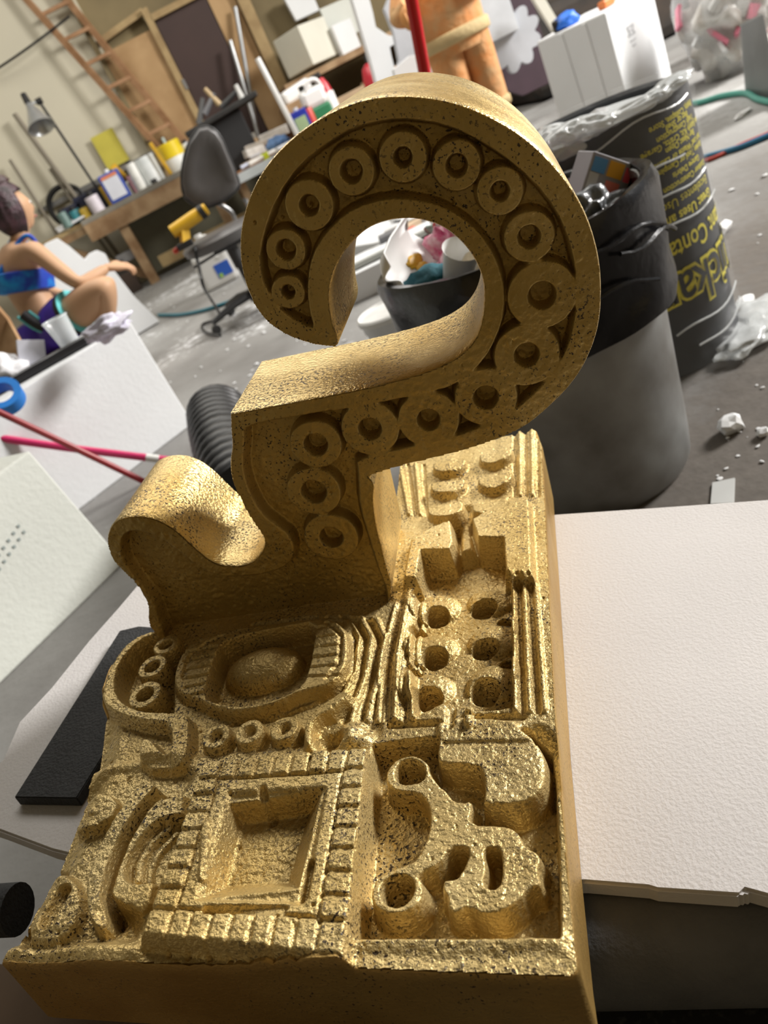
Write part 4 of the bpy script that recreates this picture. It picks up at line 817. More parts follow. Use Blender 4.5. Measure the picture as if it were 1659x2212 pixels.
e = can_('spray_bottle', 702, 195, .065, .24, white_pl, 'white spray bottle with red collar on the low table', 'bottle', y=7.5, z=T2+.001); lathe('collar', [(.064, .20), (.05, .30), (.025, .36), (0, .36)], mat('collar_red', (.55, .03, .05), .35), e, n=18); box('nozzle', (-.03, 0, .39), (.09, .03, .04), dark_m, e, bev=.006)
e = empty('red_jug', (YP(792, 130, 7.6)[0], 7.6, T2+.03), label='red sprayer jug with curved handle beside the white foam boards', cat='jug'); lathe('body', [(0, 0), (.10, 0), (.10, .15), (.07, .24), (.03, .27), (0, .27)], mat('collar_red', (.55, .03, .05), .35), e, n=22); lathe('lower', [(.101, 0), (.102, .1), (.101, .1)], white_pl, e, n=22, open_=True); tube('handle', [(.05, 0, .22), (.13, 0, .27), (.19, 0, .2), (.17, 0, .08)], .016, mat('collar_red', (.55, .03, .05), .35), e, n=8, sub=4); lathe('spout', [(0, .26), (.018, .26), (.018, .33), (0, .33)], dark_m, e, n=10)
e = empty('black_sink', (YP(470, 235, 8.2)[0], 8.2, T2+.2), label='black tray heaped with tools in front of the brown door', cat='tray'); box('tray', (0, 0, .28), (.75, .45, .05), dark_m, e, rot=(0, -.06, 0), bev=.01); box('stand', (0, 0, .03), (.35, .3, .46), mat('black_crate', (.010, .010, .011), .7), e, bev=.01)
for k, (x, z, ln, rx, c) in enumerate(((-.15, .38, .22, .9, (.10, .10, .10)), (-.05, .40, .2, -.6, (.14, .14, .15)), (.0, .44, .18, 1.9, (.45, .33, .18)), (.12, .36, .2, .3, (.03, .03, .03)), (.24, .38, .12, 1.57, (.6, .6, .58)))):
    o = tube('hand_tool', [(-ln/2*math.cos(rx), 0, -ln/2*abs(math.sin(rx))), (ln/2*math.cos(rx), 0, ln/2*abs(math.sin(rx)))], [.03, .02], mat('htool_%d' % k, c, .5), n=8); o.location = (e.location.x+x, 8.1, T2+.2+z); tag(o, ['grey hand tool at the left of the black tray', 'slanting grey hand tool in the black tray', 'wooden handled tool sticking out of the black tray', 'flat dark hand tool in the black tray', 'small white bottle tool at the right end of the black tray'][k], 'tool')
random.seed(21)
for k in range(6):
    px = 520+k*17; p = YP(px+10, 285-k*6, 8.0); s = (random.uniform(.18, .42), random.uniform(.05, .1), random.uniform(.03, .09)); c = random.choice(((.45, .34, .22), (.55, .50, .44), (.30, .20, .12), (.62, .60, .56)))
    o = box('wood_offcut', (0, 0, 0), s, mat('offcut_%d' % k, c, .7, var=.3, vs=15), rot=(0, random.uniform(-.2, .2), random.uniform(-.4, .4)), bev=.004); o.location = (p[0], 7.9+.05*(k % 3), T2+.05+.05*(k % 2)+s[2]/2); tag(o, 'wood offcut number of the heap on the low table', 'offcut'); o['label'] = 'wood offcut in the heap along the back of the low table'; o['group'] = 'wood offcuts on the low table'
o = lump('blue_rag', (0, 0, 0), (.10, .07, .06), mat('blue_cloth', (.12, .22, .42), .8, var=.4, vs=20), seed=51, amp=.5); o.location = ont(590, 285)+np.array([0, .1, .06]); tag(o, 'blue and white rag bundle on the low table', 'rag')
o = box('white_case', (0, 0, 0), (.30, .15, .12), white_pl, rot=(0, -.1, .2), bev=.03); o.location = (YP(635, 192, 8.0)[0], 8.0, T2+.36); tag(o, 'white plastic case behind the bottles on the low table', 'case')
o = box('wood_crate', (0, 0, 0), (.36, .4, .30), wood2, bev=.01); o.location = (YP(635, 200, 8.0)[0], 8.0, T2+.152); tag(o, 'wooden crate carrying the white plastic case', 'crate')
for k, (px, py, s, c, lb_) in enumerate(((735, 165, (.5, .3, .16), (.42, .30, .18), 'cardboard box on the low table behind the spray bottle'), (825, 150, (.4, .3, .18), (.45, .33, .22), 'cardboard box beside the red sprayer jug'), (765, 160, (.2, .2, .12), (.04, .10, .30), 'blue coil box before the cardboard box'))):
    o = box('carton', (0, 0, 0), s, mat('tcarton_%d' % k, c, .7), bev=.006, rot=(0, 0, .2)); p = YP(px, py, 8.3); o.location = (p[0], 8.3-.42*(k == 2), T2+.002+s[2]/2); tag(o, lb_, 'box')
t3 = empty('side_table', (2.35, 8.3, 0), label='low brown table carrying cardboard boxes below the white foam', cat='table'); box('tabletop', (0, 0, T2-.02), (.7, 1.2, .04), wood2, t3)
for sx in (-.3, .3):
    for sy in (-.5, .5): box('leg', (sx, sy, T2/2-.02), (.06, .06, T2-.04), wood2, t3)
# ------------------------------------------------------------------ white foam stacked beyond the table
def quadblk(name, left, mid, right, y0, y1, m, label, zb=None):
    """block seen on its corner: bottom pixels of the three upright edges, and the top pixel of the middle edge"""
    L_, M_, R_ = YP(*left, y1), YP(*mid[0], y0), YP(*right, y1); z0 = M_[2] if zb is None else zb; zt = YP(*mid[1], y0)[2]; B_ = L_+R_-M_
    base = [L_, M_, R_, B_]; o = hexa(name, [(p[0], p[1], z0) for p in base]+[(p[0], p[1], zt) for p in base], m, bev=.008); origin_to(o, (M_[0], M_[1], z0)); return tag(o, label, 'foam block')
eps_c = mat('foam_block_cream', (.70, .69, .60), .65, var=.06, vs=3)
quadblk('foam_block', (628, 178), ((678, 140), (633, 60)), (728, 106), 8.75, 9.1, eps_c, 'cream white foam block standing on its corner behind the bottles')
o = box('wood_shelf', (0, 0, 0), (1.9, .9, .06), wood2); o.location = (2.0, 9.1, 1.06); tag(o, 'wooden shelf carrying the white foam blocks at the back', 'shelf')
sh = o
for x in (-.9, .9): box('upright', (x, 0, -.53), (.06, .8, 1.0), wood2, sh)
quadblk('foam_block', (715, 95), ((735, 102), (712, 58)), (770, 72), 9.0, 9.2, eps, 'small white foam block right of the cream one', zb=1.09)
cut_n = [0]
def cut(name, pxs, y, th, m, label, cat='foam board'):
    o = prism(name, [YP(*p, y) for p in pxs], (0, th, 0), m, bev=.003); origin_to(o, YP(*pxs[0], y)); return tag(o, label, cat)
cut('foam_board', [(640, 45), (690, 22), (668, -30), (610, -10)], 9.45, .1, eps, 'pale foam sheet leaning behind the cream foam block')
cut('foam_board', [(690, 20), (770, -15), (790, 60), (725, 95)], 9.4, .08, eps2, 'greyish foam sheet leaning behind the small white foam block')
cut('foam_board', [(758, -10), (796, -10), (806, 28), (812, 58), (838, 76), (852, 78), (858, 92), (842, 102), (846, 122), (852, 145), (846, 210), (822, 210), (800, 130), (782, 70)], 6.6, .10, eps, 'tall white foam cutout with jagged right edge')
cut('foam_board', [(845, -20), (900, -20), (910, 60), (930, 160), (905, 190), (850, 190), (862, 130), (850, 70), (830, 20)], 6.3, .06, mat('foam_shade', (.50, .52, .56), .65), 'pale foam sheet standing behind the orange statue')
cut('foam_board', [(850, 150), (885, 120), (912, 115), (955, 165), (1018, 352), (898, 372)], 5.9, .06, eps, 'low white foam piece at the foot of the orange statue')
# purple board with white lobed cutout
pur = mat('plum_board', (.060, .032, .045), .6, var=.15)
cut('plum_board', [(1035, -40), (1140, -40), (1168, 60), (1196, 175), (1130, 207), (1040, 180)], 6.4, .03, pur, 'dark plum board leaning behind the white lobed foam cutout', 'board')
lob = []
cx0, cy0 = 1112, 85
for k in range(9):
    a = 2*math.pi*k/9
    for j in range(7):
        b = a+(j-3)*.11; r = 44+16*math.cos((j-3)/3*1.45); lob.append((cx0+r*math.cos(b)*.95-(r*math.sin(b))*.18, cy0+r*math.sin(b)*1.25))
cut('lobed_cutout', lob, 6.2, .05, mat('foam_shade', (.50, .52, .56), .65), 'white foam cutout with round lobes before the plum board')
lob2 = [(1112+22*math.cos(a)*(1+.06*math.cos(8*a)), 22+28*math.sin(a)*(1+.06*math.cos(8*a))) for a in np.linspace(0, 6.28, 33)[:-1]]
_ov = cut('leaning_sheet', [(1010, -20), (1095, -20), (1122, 62), (1055, 96), (1030, 70)], 6.155, .05, mat('foam_shade2', (.60, .63, .67), .65), 'grey white foam sheet leaning by the lobed cutout'); _lc = [x for x in COL.objects if x.name == 'lobed_cutout'][0]; _ov.parent = _lc; _ov.matrix_parent_inverse = Matrix.Translation(-Vector(_lc.location)); del _ov['category']  # a separate foam sheet, only parented to the cutout
cut('white_plank', [(1140, -20), (1168, -20), (1215, 60), (1196, 70)], 6.0, .04, eps_c, 'narrow cream plank leaning beside the plum board', 'plank')
# tall block at the right
quadblk('foam_block', (1214, 276), ((1354, 212), (1303, 28)), (1452, 165), 4.4, 4.85, eps, 'tall white foam block with printed logo behind the printed container', zb=0.)
tb = [x for x in COL.objects if x.get('label', '').startswith('tall white foam block')][0]
M0, R0, L0 = YP(1354, 212, 4.4), YP(1452, 165, 4.85), YP(1214, 276, 4.85); rdir = (R0-M0); rdir[2] = 0; rl = np.linalg.norm(rdir); rdir /= rl; rn = np.array([rdir[1], -rdir[0], 0])
ink = mat('pale_grey_print', (.52, .53, .55), .7)
def pr_line(s, z, ln, hgt_=.008, rot=0.):
    c = np.array([M0[0], M0[1], 0])+rdir*s+rn*.002+np.array([0, 0, z])
    b_ = box('print_mark', tuple(c-np.array(tb.location)), (ln, .002, hgt_), ink, tb, rot=(0, rot, math.atan2(rdir[1], rdir[0])))
zt0 = YP(1303, 28, 4.4)[2]
for s, z, ln, h_, r_ in ((rl*.38, zt0-.13, .10, .012, 0), (rl*.38, zt0-.15, .06, .010, 0), (rl*.38, zt0-.17, .11, .010, .0), (rl*.33, zt0-.15, .05, .008, 1.2), (rl*.43, zt0-.15, .05, .008, -1.2), (rl*.38, zt0-.20, .08, .008, 0), (rl*.38, zt0-.225, .05, .010, 0), (rl*.40, .12, .07, .008, 0), (rl*.40, .06, .07, .008, 0), (rl*.36, .09, .06, .008, 1.57), (rl*.44, .09, .06, .008, 1.57)): pr_line(s, z, ln, h_, r_)
ldir = L0-M0; ldir[2] = 0; ll = np.linalg.norm(ldir); ldir /= ll; ln_ = np.array([-ldir[1], ldir[0], 0])
for s in (.28, .62):
    c0 = np.array([M0[0], M0[1], zt0/2])+ldir*ll*s; box('cut_ridge', tuple(c0-np.array(tb.location)), (.03, .012, zt0*.97), eps, tb, rot=(0, .03, math.atan2(ldir[1], ldir[0])), bev=.005)
o = lump('blue_glove', (0, 0, 0), (.07, .05, .045), mat('bright_blue', (.02, .16, .70), .5), seed=61, amp=.4); o.location = (*YP(1222, 42, 4.75)[:2], zt0+.03); tag(o, 'bright blue rag on top of the tall white foam block', 'rag')
o = box('black_spray_head', (0, 0, 0), (.05, .04, .06), dark_m, bev=.01); o.location = (*YP(1204, 58, 4.75)[:2], zt0+.031); tag(o, 'black nozzle beside the blue rag on the tall block', 'nozzle')
o = box('orange_tool', (0, 0, 0), (.12, .05, .04), mat('orange_plastic', (.70, .20, .05), .4), bev=.01, rot=(0, 0, .6)); o.location = (*YP(1310, 8, 4.7)[:2], zt0+.022); tag(o, 'orange tool lying on the tall white foam block', 'tool')
# clear refuse bag, dark bin and grey sheet at the right edge
bp_ = G(1505, 205)
bagf = mat('bag_film_white', (.74, .73, .72), .35, vs=9, col2=(.56, .52, .48), bump=.6, bs=12, spec=.5)
bagm = mat('bag_film_clear', (.86, .88, .9), .12, alpha=.30, bump=.6, bs=10, spec=.9)
bp_ = G(1522, 196); bg = empty('refuse_bag', (bp_[0]+.27, bp_[1]+.12, 0), label='big clear plastic bag full of white scraps beside the tall foam block', cat='bag')
lump('bag_film', (0, 0, .32), (.24, .24, .36), bagm, bg, seed=71, amp=.35, sub=4, freq=2.0)
lump('scrap_fill', (0, 0, .25), (.21, .21, .27), bagf, bg, seed=72, amp=.5, sub=4, freq=3.0)
for k in range(12):
    a = random.uniform(2.6, 5.6); z = random.uniform(.12, .55); box('scrap', (.23*math.cos(a), .20*math.sin(a), z*.8), (random.uniform(.05, .14), .02, random.uniform(.03, .07)), [eps, mat('pink_scrap', (.8, .25, .35), .5), white_pl][k % 5 % 3 if k != 3 else 1], bg, rot=(random.uniform(-1, 1), random.uniform(-1, 1), random.uniform(0, 3)))
p = YP(1612, 120, 5.2); e = empty('black_bin', (p[0]+.12, 5.35, 0), label='black scuffed drum with blue lid and red base at the top right', cat='drum')
lathe('drum', [(0, .10), (.24, .10), (.25, .2), (.25, .50), (.24, .52), (0, .52)], mat('scuffed_black', (.05, .047, .04), .7, vs=9, col2=(.012, .012, .012)), e, n=36); lathe('red_base', [(0, 0), (.27, 0), (.28, .05), (.25, .12), (0, .12)], mat('red_base', (.55, .05, .02), .5), e, n=36); lathe('blue_lid', [(0, .52), (.26, .52), (.27, .56), (.24, .64), (0, .64)], mat('blue_lid', (.03, .07, .32), .5), e, n=36)
o = prism('metal_sheet', [G(1612, 205), G(1690, 222), G(1690, 222)+np.array([.05, .1, .34]), G(1645, 205)+np.array([.03, .1, .30])], (.03, .05, 0), mat('grey_sheet', (.20, .21, .21), .45, metal=.4)); tag(o, 'grey metal sheet standing at the right edge of the picture', 'metal sheet')
o = box('dark_heap', (0, 0, 0), (2.6, 1.2, .7), mat('dark_heap', (.012, .012, .011), .8, vs=4, col2=(.05, .035, .025)), bev=.1); o.location = (4.2, 7.8, .352); tag(o, 'dark heap of stored goods far behind the tall foam block', 'goods')
# red prop pole
ra_, rb_ = YP(916, 150, 2.3), YP(887, -10, 2.3); dd = rb_-ra_; lo_ = ra_+dd*((.0-ra_[2])/dd[2]); hi_ = ra_+dd*((1.75-ra_[2])/dd[2])
rp = empty('red_pole', tuple(lo_), label='tall red pole rising behind the gold scroll', cat='pole'); redm = mat('red_gloss', (.62, .008, .015), .25)
tube('shaft', [(0, 0, 0), tuple(hi_-lo_)], .017, redm, rp, n=18); lathe('foot_cap', [(0, 0), (.024, 0), (.024, .05), (0, .05)], rubber, rp, n=18)

# ------------------------------------------------------------------ orange statue
furo = mat('orange_fur_paint', (.66, .27, .08), .75, vs=9, col2=(.56, .34, .16), bump=.9, bs=24)
cream_t = mat('cream_trim', (.62, .47, .24), .8, bump=.5, bs=40)
SY = 5.45; sb = YP(985, 90, SY)
stt = empty('orange_statue', (sb[0], SY, 0), label='orange carved foam statue with cream belt behind the gold scroll', cat='statue')
def loft(name, secs, m, parent, n=28, side=(1, 0, 0), front=(0, 1, 0), cap=True):
    v = []; f = []; X_, Y_ = Vector(side), Vector(front)
    for c, a, b in secs:
        for j in range(n):
            t = 2*math.pi*j/n; v.append(Vector(c)+X_*a*math.cos(t)+Y_*b*math.sin(t))
    for i in range(len(secs)-1):
        for j in range(n): f.append((i*n+j, i*n+(j+1) % n, (i+1)*n+(j+1) % n, (i+1)*n+j))
    if cap: f.append(tuple(range(n))[::-1]); f.append(tuple((len(secs)-1)*n+j for j in range(n)))
    o = pyd(name, v, f, m, parent); return auto_smooth(o, 60)
def sl(px, py): q = YP(px, py, SY); return (q[0]-sb[0], 0, q[2])
zb_ = sl(978, 78)[2]
loft('torso', [((.0, 0, zb_-.10), .20, .15), ((.0, 0, zb_), .215, .17), ((0, 0, zb_+.10), .22, .18), ((0, 0, zb_+.25), .22, .17), ((-.01, 0, zb_+.40), .20, .15), ((-.01, 0, zb_+.52), .12, .10), ((-.01, 0, zb_+.58), .08, .08)], furo, stt)
loft('belt', [((.0, 0, zb_-.045), .225, .175), ((.0, 0, zb_-.035), .238, .19), ((0, 0, zb_+.02), .238, .19), ((0, 0, zb_+.03), .225, .18)], cream_t, stt)
for s, dx in ((-1, -.095), (1, .105)):
    loft('leg', [((dx*1.12, 0, 0), .085, .10), ((dx*1.1, 0, .18), .085, .09), ((dx*1.05, 0, .38), .10, .105), ((dx, 0, zb_-.16), .11, .125), ((dx, 0, zb_-.04), .11, .13)], furo, stt)
    loft('boot_trim', [((dx*1.08, 0, .30), .098, .105), ((dx*1.08, 0, .31), .108, .115), ((dx*1.08, 0, .35), .108, .115), ((dx*1.08, 0, .36), .098, .10)], cream_t, stt)
    loft('boot', [((dx*1.12, -.06, 0), .10, .17), ((dx*1.12, -.05, .07), .10, .16), ((dx*1.12, 0, .12), .085, .10)], furo, stt)
fx = sl(868, 45)
tube('arm', [(-.20, -.02, zb_+.36), (-.30, -.08, zb_+.22), (fx[0]+.03, -.16, fx[2]+.06)], [.075, .07, .05], furo, stt, n=18, sub=5)
hand = lump('fist', (fx[0], -.18, fx[2]-.01), (.055, .05, .07), mat('statue_orange_smooth', (.62, .28, .08), .6), stt, seed=81, amp=.10, sub=3)
for k in range(4): tube('finger', [(fx[0]-.035+.022*k, -.225, fx[2]+.02), (fx[0]-.035+.022*k, -.235, fx[2]-.02), (fx[0]-.033+.022*k, -.215, fx[2]-.06)], .012, MATS['statue_orange_smooth'], hand, n=8, sub=3)
tube('arm', [(.20, -.02, zb_+.36), (.26, -.12, zb_+.24), (.12, -.20, zb_+.20), (.02, -.21, zb_+.22)], [.075, .07, .055, .045], furo, stt, n=18, sub=5)
loft('cuff', [((.08, -.205, zb_+.17), .03, .05), ((.08, -.205, zb_+.18), .045, .065), ((.08, -.205, zb_+.23), .045, .065), ((.08, -.205, zb_+.24), .03, .05)], cream_t, stt)

# ------------------------------------------------------------------ things seen through the scroll
bk = empty('white_bucket', (.31, 2.36, 0), label='white plastic bucket with lid behind the trash can', cat='bucket')
lathe('bucket_body', [(0, 0), (.092, 0), (.106, .17), (.110, .175), (.110, .20), (0, .20)], mat('bucket_white', (.72, .73, .74), .4, var=.08), bk, n=36)
lathe('lid', [(0, .202), (.105, .202), (.117, .200), (.119, .215), (.112, .220), (.105, .212), (0, .212)], mat('lid_white', (.80, .80, .78), .4, var=.1, vs=20), bk, n=40)
for k in range(4): box('print_bar', (-.03+.018*k, -.1045, .10), (.009, .003, .028), mat('grey_print', (.28, .27, .27), .6), bk, rot=(-.06, 0, 0))
box('smear', (.035, -.103, .13), (.03, .003, .02), mat('rust_smear', (.42, .26, .16), .7), bk)
for k, (b4, zt, lb_) in enumerate(((((758, 660), (800, 655), (905, 590), (880, 560)), .22, 'white foam slab behind the white bucket'), (((752, 560), (860, 545), (850, 500), (760, 520)), .07, 'flat white foam sheet on the floor farther behind the bucket'))):
    P_ = [G(*q)[:2] for q in b4]
    if k == 0: P_ = [np.array(q) for q in ((.26, 3.60), (.78, 3.52), (.86, 3.95), (.32, 4.02))]; zt = .122
    upbox('foam_slab', P_, zt, eps, lb_, 'foam slab', bev=.004)
o = tube('grey_pole', [(.20, 3.68, .139), (.80, 3.60, .139)], .016, mat('grey_pole', (.42, .43, .40), .5), n=10); tag(o, 'grey pole lying across the white foam seen through the scroll', 'pole')
for k, (px, py, s, c, lb_) in enumerate(((870, 498, (.18, .12, .05), (.60, .45, .30), 'tan wood piece seen through the top of the scroll'), (880, 505, (.16, .03, .04), (.65, .08, .05), 'red handled tool seen through the scroll'), (845, 525, (.10, .10, .08), (.16, .16, .17), 'dark grey tin seen through the scroll'), (868, 490, (.16, .05, .06), (.5, .08, .08), 'red printed carton seen at the top of the scroll opening'), (872, 552, (.14, .10, .012), (.75, .45, .03), 'yellow paper patch on the white foam behind the cut jug'), (890, 480, (.3, .2, .06), (.70, .71, .72), 'white box lid at the top of the scroll opening'))):
    p = G(px, py, .10); o = box('scrap_piece', (0, 0, 0), s, mat('hole_%d' % k, c, .5), rot=(0, 0, .4+k*.5), bev=.004); o.location = (p[0], p[1], (.072+s[2]/2) if k != 4 else .078); tag(o, lb_, 'scrap')

# ------------------------------------------------------------------ office chair
chm = mat('chair_grey_vinyl', (.105, .10, .10), .42, var=.15, vs=8); chb = mat('chair_black', (.02, .02, .021), .45)
CC = np.array([.02, 4.60]); ch = empty('office_chair', (*CC, 0), label='grey office chair on castors with yellow drill on its seat', cat='chair')
CV = Vector((*CC, 0))
bo = [(430, 278), (408, 310), (396, 355), (393, 395), (400, 425), (420, 441), (450, 446), (482, 434), (508, 412), (516, 398), (505, 365), (492, 335), (480, 305), (466, 284), (448, 274)]
bp3 = [Vector(YP(*q, 4.72))-CV for q in bo]; ctr = sum(bp3, Vector())/len(bp3)
bm = bmesh.new(); rings = []
for sc_, yy in ((1.0, .0), (.985, -.028), (.9, -.036), (.55, -.022), (.2, -.016)): rings.append([bm.verts.new(ctr+(q-ctr)*sc_+Vector((0, yy, 0))) for q in bp3])
rings.insert(0, [bm.verts.new(ctr+(q-ctr)*.96+Vector((0, .03, 0))) for q in bp3])
nb_ = len(bp3)
for i in range(len(rings)-1):
    for j in range(nb_): bm.faces.new((rings[i][j], rings[i][(j+1) % nb_], rings[i+1][(j+1) % nb_], rings[i+1][j]))
bm.faces.new(rings[0]); bm.faces.new(rings[-1]); bmesh.ops.recalc_face_normals(bm, faces=bm.faces)
auto_smooth(bmo('backrest', bm, chm, ch), 70)
tube('backrest_rim', [q+Vector((0, .012, 0)) for q in bp3]+[bp3[0]+Vector((0, .012, 0))], .010, chb, ch, n=8, sub=3)
seat = loft('seat', [((-.12, -.02, .405), .19, .19), ((-.12, -.02, .42), .225, .215), ((-.12, -.02, .455), .235, .225), ((-.12, -.02, .475), .21, .20), ((-.12, -.02, .48), .10, .10)], chm, ch, n=32)
for dx in (-.03, .075): tube('back_support', [Vector(YP(476+dx*700, 432, 4.74))-CV, Vector((dx+.02, .17, .52)), Vector((dx+.0, .16, .42)), Vector((dx-.03, .04, .395))], .012, steel, ch, n=10, sub=5)
lathe('gas_column', [(.025, .10), (.025, .26), (.035, .26), (.035, .40), (.08, .405), (0, .405)], chb, ch, n=18, loc=(-.10, 0, 0))
box('mechanism', (-.10, 0, .39), (.2, .14, .035), chb, ch, bev=.01); tube('lever', [(-.1, -.02, .385), (-.33, -.12, .375)], .008, chb, ch, n=6)
lathe('hub', [(0, .06), (.045, .06), (.05, .12), (.03, .13), (0, .13)], chb, ch, n=18, loc=(-.10, 0, 0))
for k in range(5):
    a = math.radians(200+72*k); ex, ey = -.10+.31*math.cos(a), .31*math.sin(a)
    lg = tube('leg', [(-.10, 0, .10), (-.10+.16*math.cos(a), .16*math.sin(a), .095), (ex, ey, .068)], [.024, .022, .016], chb, ch, n=8)
    lathe('castor', [(0, -.022), (.022, -.022), (.026, -.012), (.026, .012), (.022, .022), (0, .022)], rubber, lg, n=16, loc=(ex, ey, .028), axis=(math.sin(a), -math.cos(a), 0))
dr_ = empty('cordless_drill', tuple(YP(440, 500, 4.5)), label='yellow power drill lying on the office chair seat', cat='drill')
dr_.location = (*YP(432, 510, 4.45)[:2], .483)
tube('drill_body', [(-.12, 0, .10), (.02, 0, .115), (.10, 0, .125)], [.034, .036, .03], ylt, dr_, n=14); tube('drill_collar', [(.055, 0, .119), (.085, 0, .123)], .037, dark_m, dr_, n=14); beam('grip', (-.05, 0, .10), (-.085, -.02, .022), .036, .045, ylt, dr_); box('battery', (-.09, -.02, .018), (.09, .06, .034), dark_m, dr_, bev=.006)
o = box('red_hand_tool', (0, 0, 0), (.09, .03, .028), mat('red_base', (.55, .05, .02), .5), bev=.01, rot=(0, -.2, .3)); o.location = (*YP(385, 528, 4.45)[:2], .50); tag(o, 'red tool handle at the front edge of the chair seat', 'tool')
o = tube('power_cord', [YP(420, 535, 4.42), YP(428, 570, 4.38), YP(440, 620, 4.3), G(463, 660)+np.array([0, 0, .05]), G(478, 690)+np.array([0, 0, .02]), G(440, 705)+np.array([0, 0, .012]), G(447, 722)+np.array([0, 0, .012]), G(478, 728)+np.array([0, 0, .012])], .009, rubber, n=8, sub=6); tag(o, 'dark power cord hanging from the chair seat down to the floor', 'cord')
jg = G(482, 604); e = empty('water_jug', (jg[0], jg[1]-.25, 0), label='white plastic jug with blue label on the floor behind the chair', cat='jug')
box('jug_body', (0, 0, .14), (.27, .17, .28), white_pl, e, bev=.03); box('jug_shoulder', (.0, 0, .31), (.17, .12, .08), white_pl, e, bev=.03); lathe('jug_neck', [(.03, .33), (.03, .40), (0, .40)], white_pl, e, n=14); tube('handle', [(.03, -.06, .37), (.09, -.07, .34), (.10, -.07, .24), (.05, -.075, .2)], .018, white_pl, e, n=8, sub=4); box('jug_label', (.055, -.087, .11), (.12, .003, .10), mat('label_blue', (.03, .13, .62), .4), e); box('label_mark', (.02, -.0895, .075), (.03, .003, .03), mat('label_green', (.35, .62, .12), .4), e)

# ------------------------------------------------------------------ more things on bench and table
for k, (px, py, y, s, c, lb_) in enumerate(((335, 285, 9.2, (.16, .14, .14), (.30, .17, .08), 'small brown cardboard box behind the yellow bucket'), (352, 300, 9.1, (.03, .03, .34), (.42, .50, .46), 'pale green brush standing behind the yellow bucket'), (262, 345, 9.2, (.12, .1, .12), (.10, .09, .09), 'dark motor part behind the solvent tin'), (222, 356, 8.95, (.08, .07, .16), (.03, .05, .18), 'dark blue can below the yellow power tool'), (325, 378, 8.86, (.06, .04, .04), (.02, .02, .02), 'small black tool in front of the white paint pot'), (410, 305, 9.1, (.10, .10, .16), (.55, .55, .52), 'pale tin right of the yellow bucket'))):
    o = box('bench_item', (0, 0, 0), s, mat('bench_item_%d' % k, c, .6, var=.3, vs=14), bev=.008, rot=(0, 0, .15*k)); p = YP(px, py, y); o.location = (p[0], y, BZ+.006+s[2]/2); tag(o, lb_, 'bench item')
for k, (px, s, c, rz, lb_) in enumerate(((530, (.18, .06, .05), (.30, .22, .15), .5, 'brown tool block near the left corner of the low table'), (548, (.10, .07, .07), (.60, .60, .62), .1, 'pale crumpled packet near the lime cap'), (523, (.12, .05, .04), (.05, .20, .10), .9, 'small green packet at the left corner of the low table'), (600, (.14, .10, .06), (.62, .62, .60), .3, 'white packet in the middle of the low table'), (612, (.10, .06, .04), (.50, .05, .03), .7, 'red packet before the white upright pipe'), (585, (.20, .03, .03), (.25, .25, .26), .2, 'grey file lying beside the lime cap'))):
    o = box('table_item', (0, 0, 0), s, mat('table_item_%d' % k, c, .6, var=.25, vs=14), bev=.006, rot=(0, 0, rz)); p = YP(px, 330, 7.25+.12*(k % 3)); o.location = (p[0], 7.25+.12*(k % 3), T2+.003+s[2]/2); tag(o, lb_, 'table item')
# ------------------------------------------------------------------ seated person
skin = mat('skin_tan', (.56, .335, .20), .55, var=.08, vs=5, spec=.35)
PY = 4.42
per = empty('person', (-1.10, PY, 0), label='person in blue tie-dye crop top and purple shorts sitting with arms round one knee', cat='person')
PO = Vector((-1.10, PY, 0))
def pv3(px, py, y): return Vector(YP(px, py, y))-PO
V_ = {}; E_ = []
def jn(k, p, r, par=None):
    V_[k] = (len(V_), p, r)
    if par: E_.append((V_[par][0], V_[k][0]))
jn('pelvis', pv3(98, 705, 4.42), (.125, .115))
jn('waist', pv3(70, 655, 4.45), (.108, .095), 'pelvis')
jn('ribs', pv3(52, 610, 4.47), (.122, .10), 'waist')
jn('chest', pv3(45, 568, 4.48), (.122, .10), 'ribs')
jn('neckbase', pv3(45, 528, 4.52), (.065, .06), 'chest')
jn('neck', pv3(44, 500, 4.53), (.045, .045), 'neckbase')
jn('skull', pv3(34, 470, 4.54), (.07, .08), 'neck')
jn('crown', pv3(24, 440, 4.54), (.06, .07), 'skull')
jn('rshoulder', pv3(70, 537, 4.36), (.055, .055), 'chest')
jn('rupper', pv3(118, 576, 4.30), (.046, .046), 'rshoulder')
jn('relbow', pv3(172, 616, 4.22), (.038, .038), 'rupper')
jn('rfore', pv3(206, 596, 4.28), (.034, .034), 'relbow')
jn('rwrist', pv3(232, 578, 4.34), (.026, .026), 'rfore')
jn('lshoulder', pv3(30, 545, 4.66), (.055, .055), 'chest')
jn('lelbow', pv3(105, 630, 4.74), (.038, .038), 'lshoulder')
jn('lwrist', pv3(170, 650, 4.50), (.026, .026), 'lelbow')
jn('rhip', pv3(128, 708, 4.33), (.095, .095), 'pelvis')
jn('rthigh', pv3(182, 660, 4.24), (.102, .102), 'rhip')
jn('rknee', pv3(236, 612, 4.16), (.078, .078), 'rthigh')
jn('rcalf', pv3(230, 660, 4.20), (.062, .062), 'rknee')
jn('rankle', pv3(225, 712, 4.22), (.034, .034), 'rcalf')
jn('rheel', pv3(222, 735, 4.22), (.034, .034), 'rankle')
jn('rtoe', pv3(262, 735, 4.20), (.028, .028), 'rheel')
jn('lhip', pv3(110, 690, 4.55), (.095, .095), 'pelvis')
jn('lknee', pv3(185, 680, 4.75), (.07, .07), 'lhip')
jn('lankle', pv3(215, 745, 4.62), (.036, .036), 'lknee')
jn('ltoe', pv3(255, 752, 4.60), (.028, .028), 'lankle')
me = bpy.data.meshes.new('body'); me.from_pydata([tuple(v[1]) for v in V_.values()], E_, []); me.update()
body = link('body', me, skin, per)
sk = body.modifiers.new('skin', 'SKIN'); sk.use_smooth_shade = True
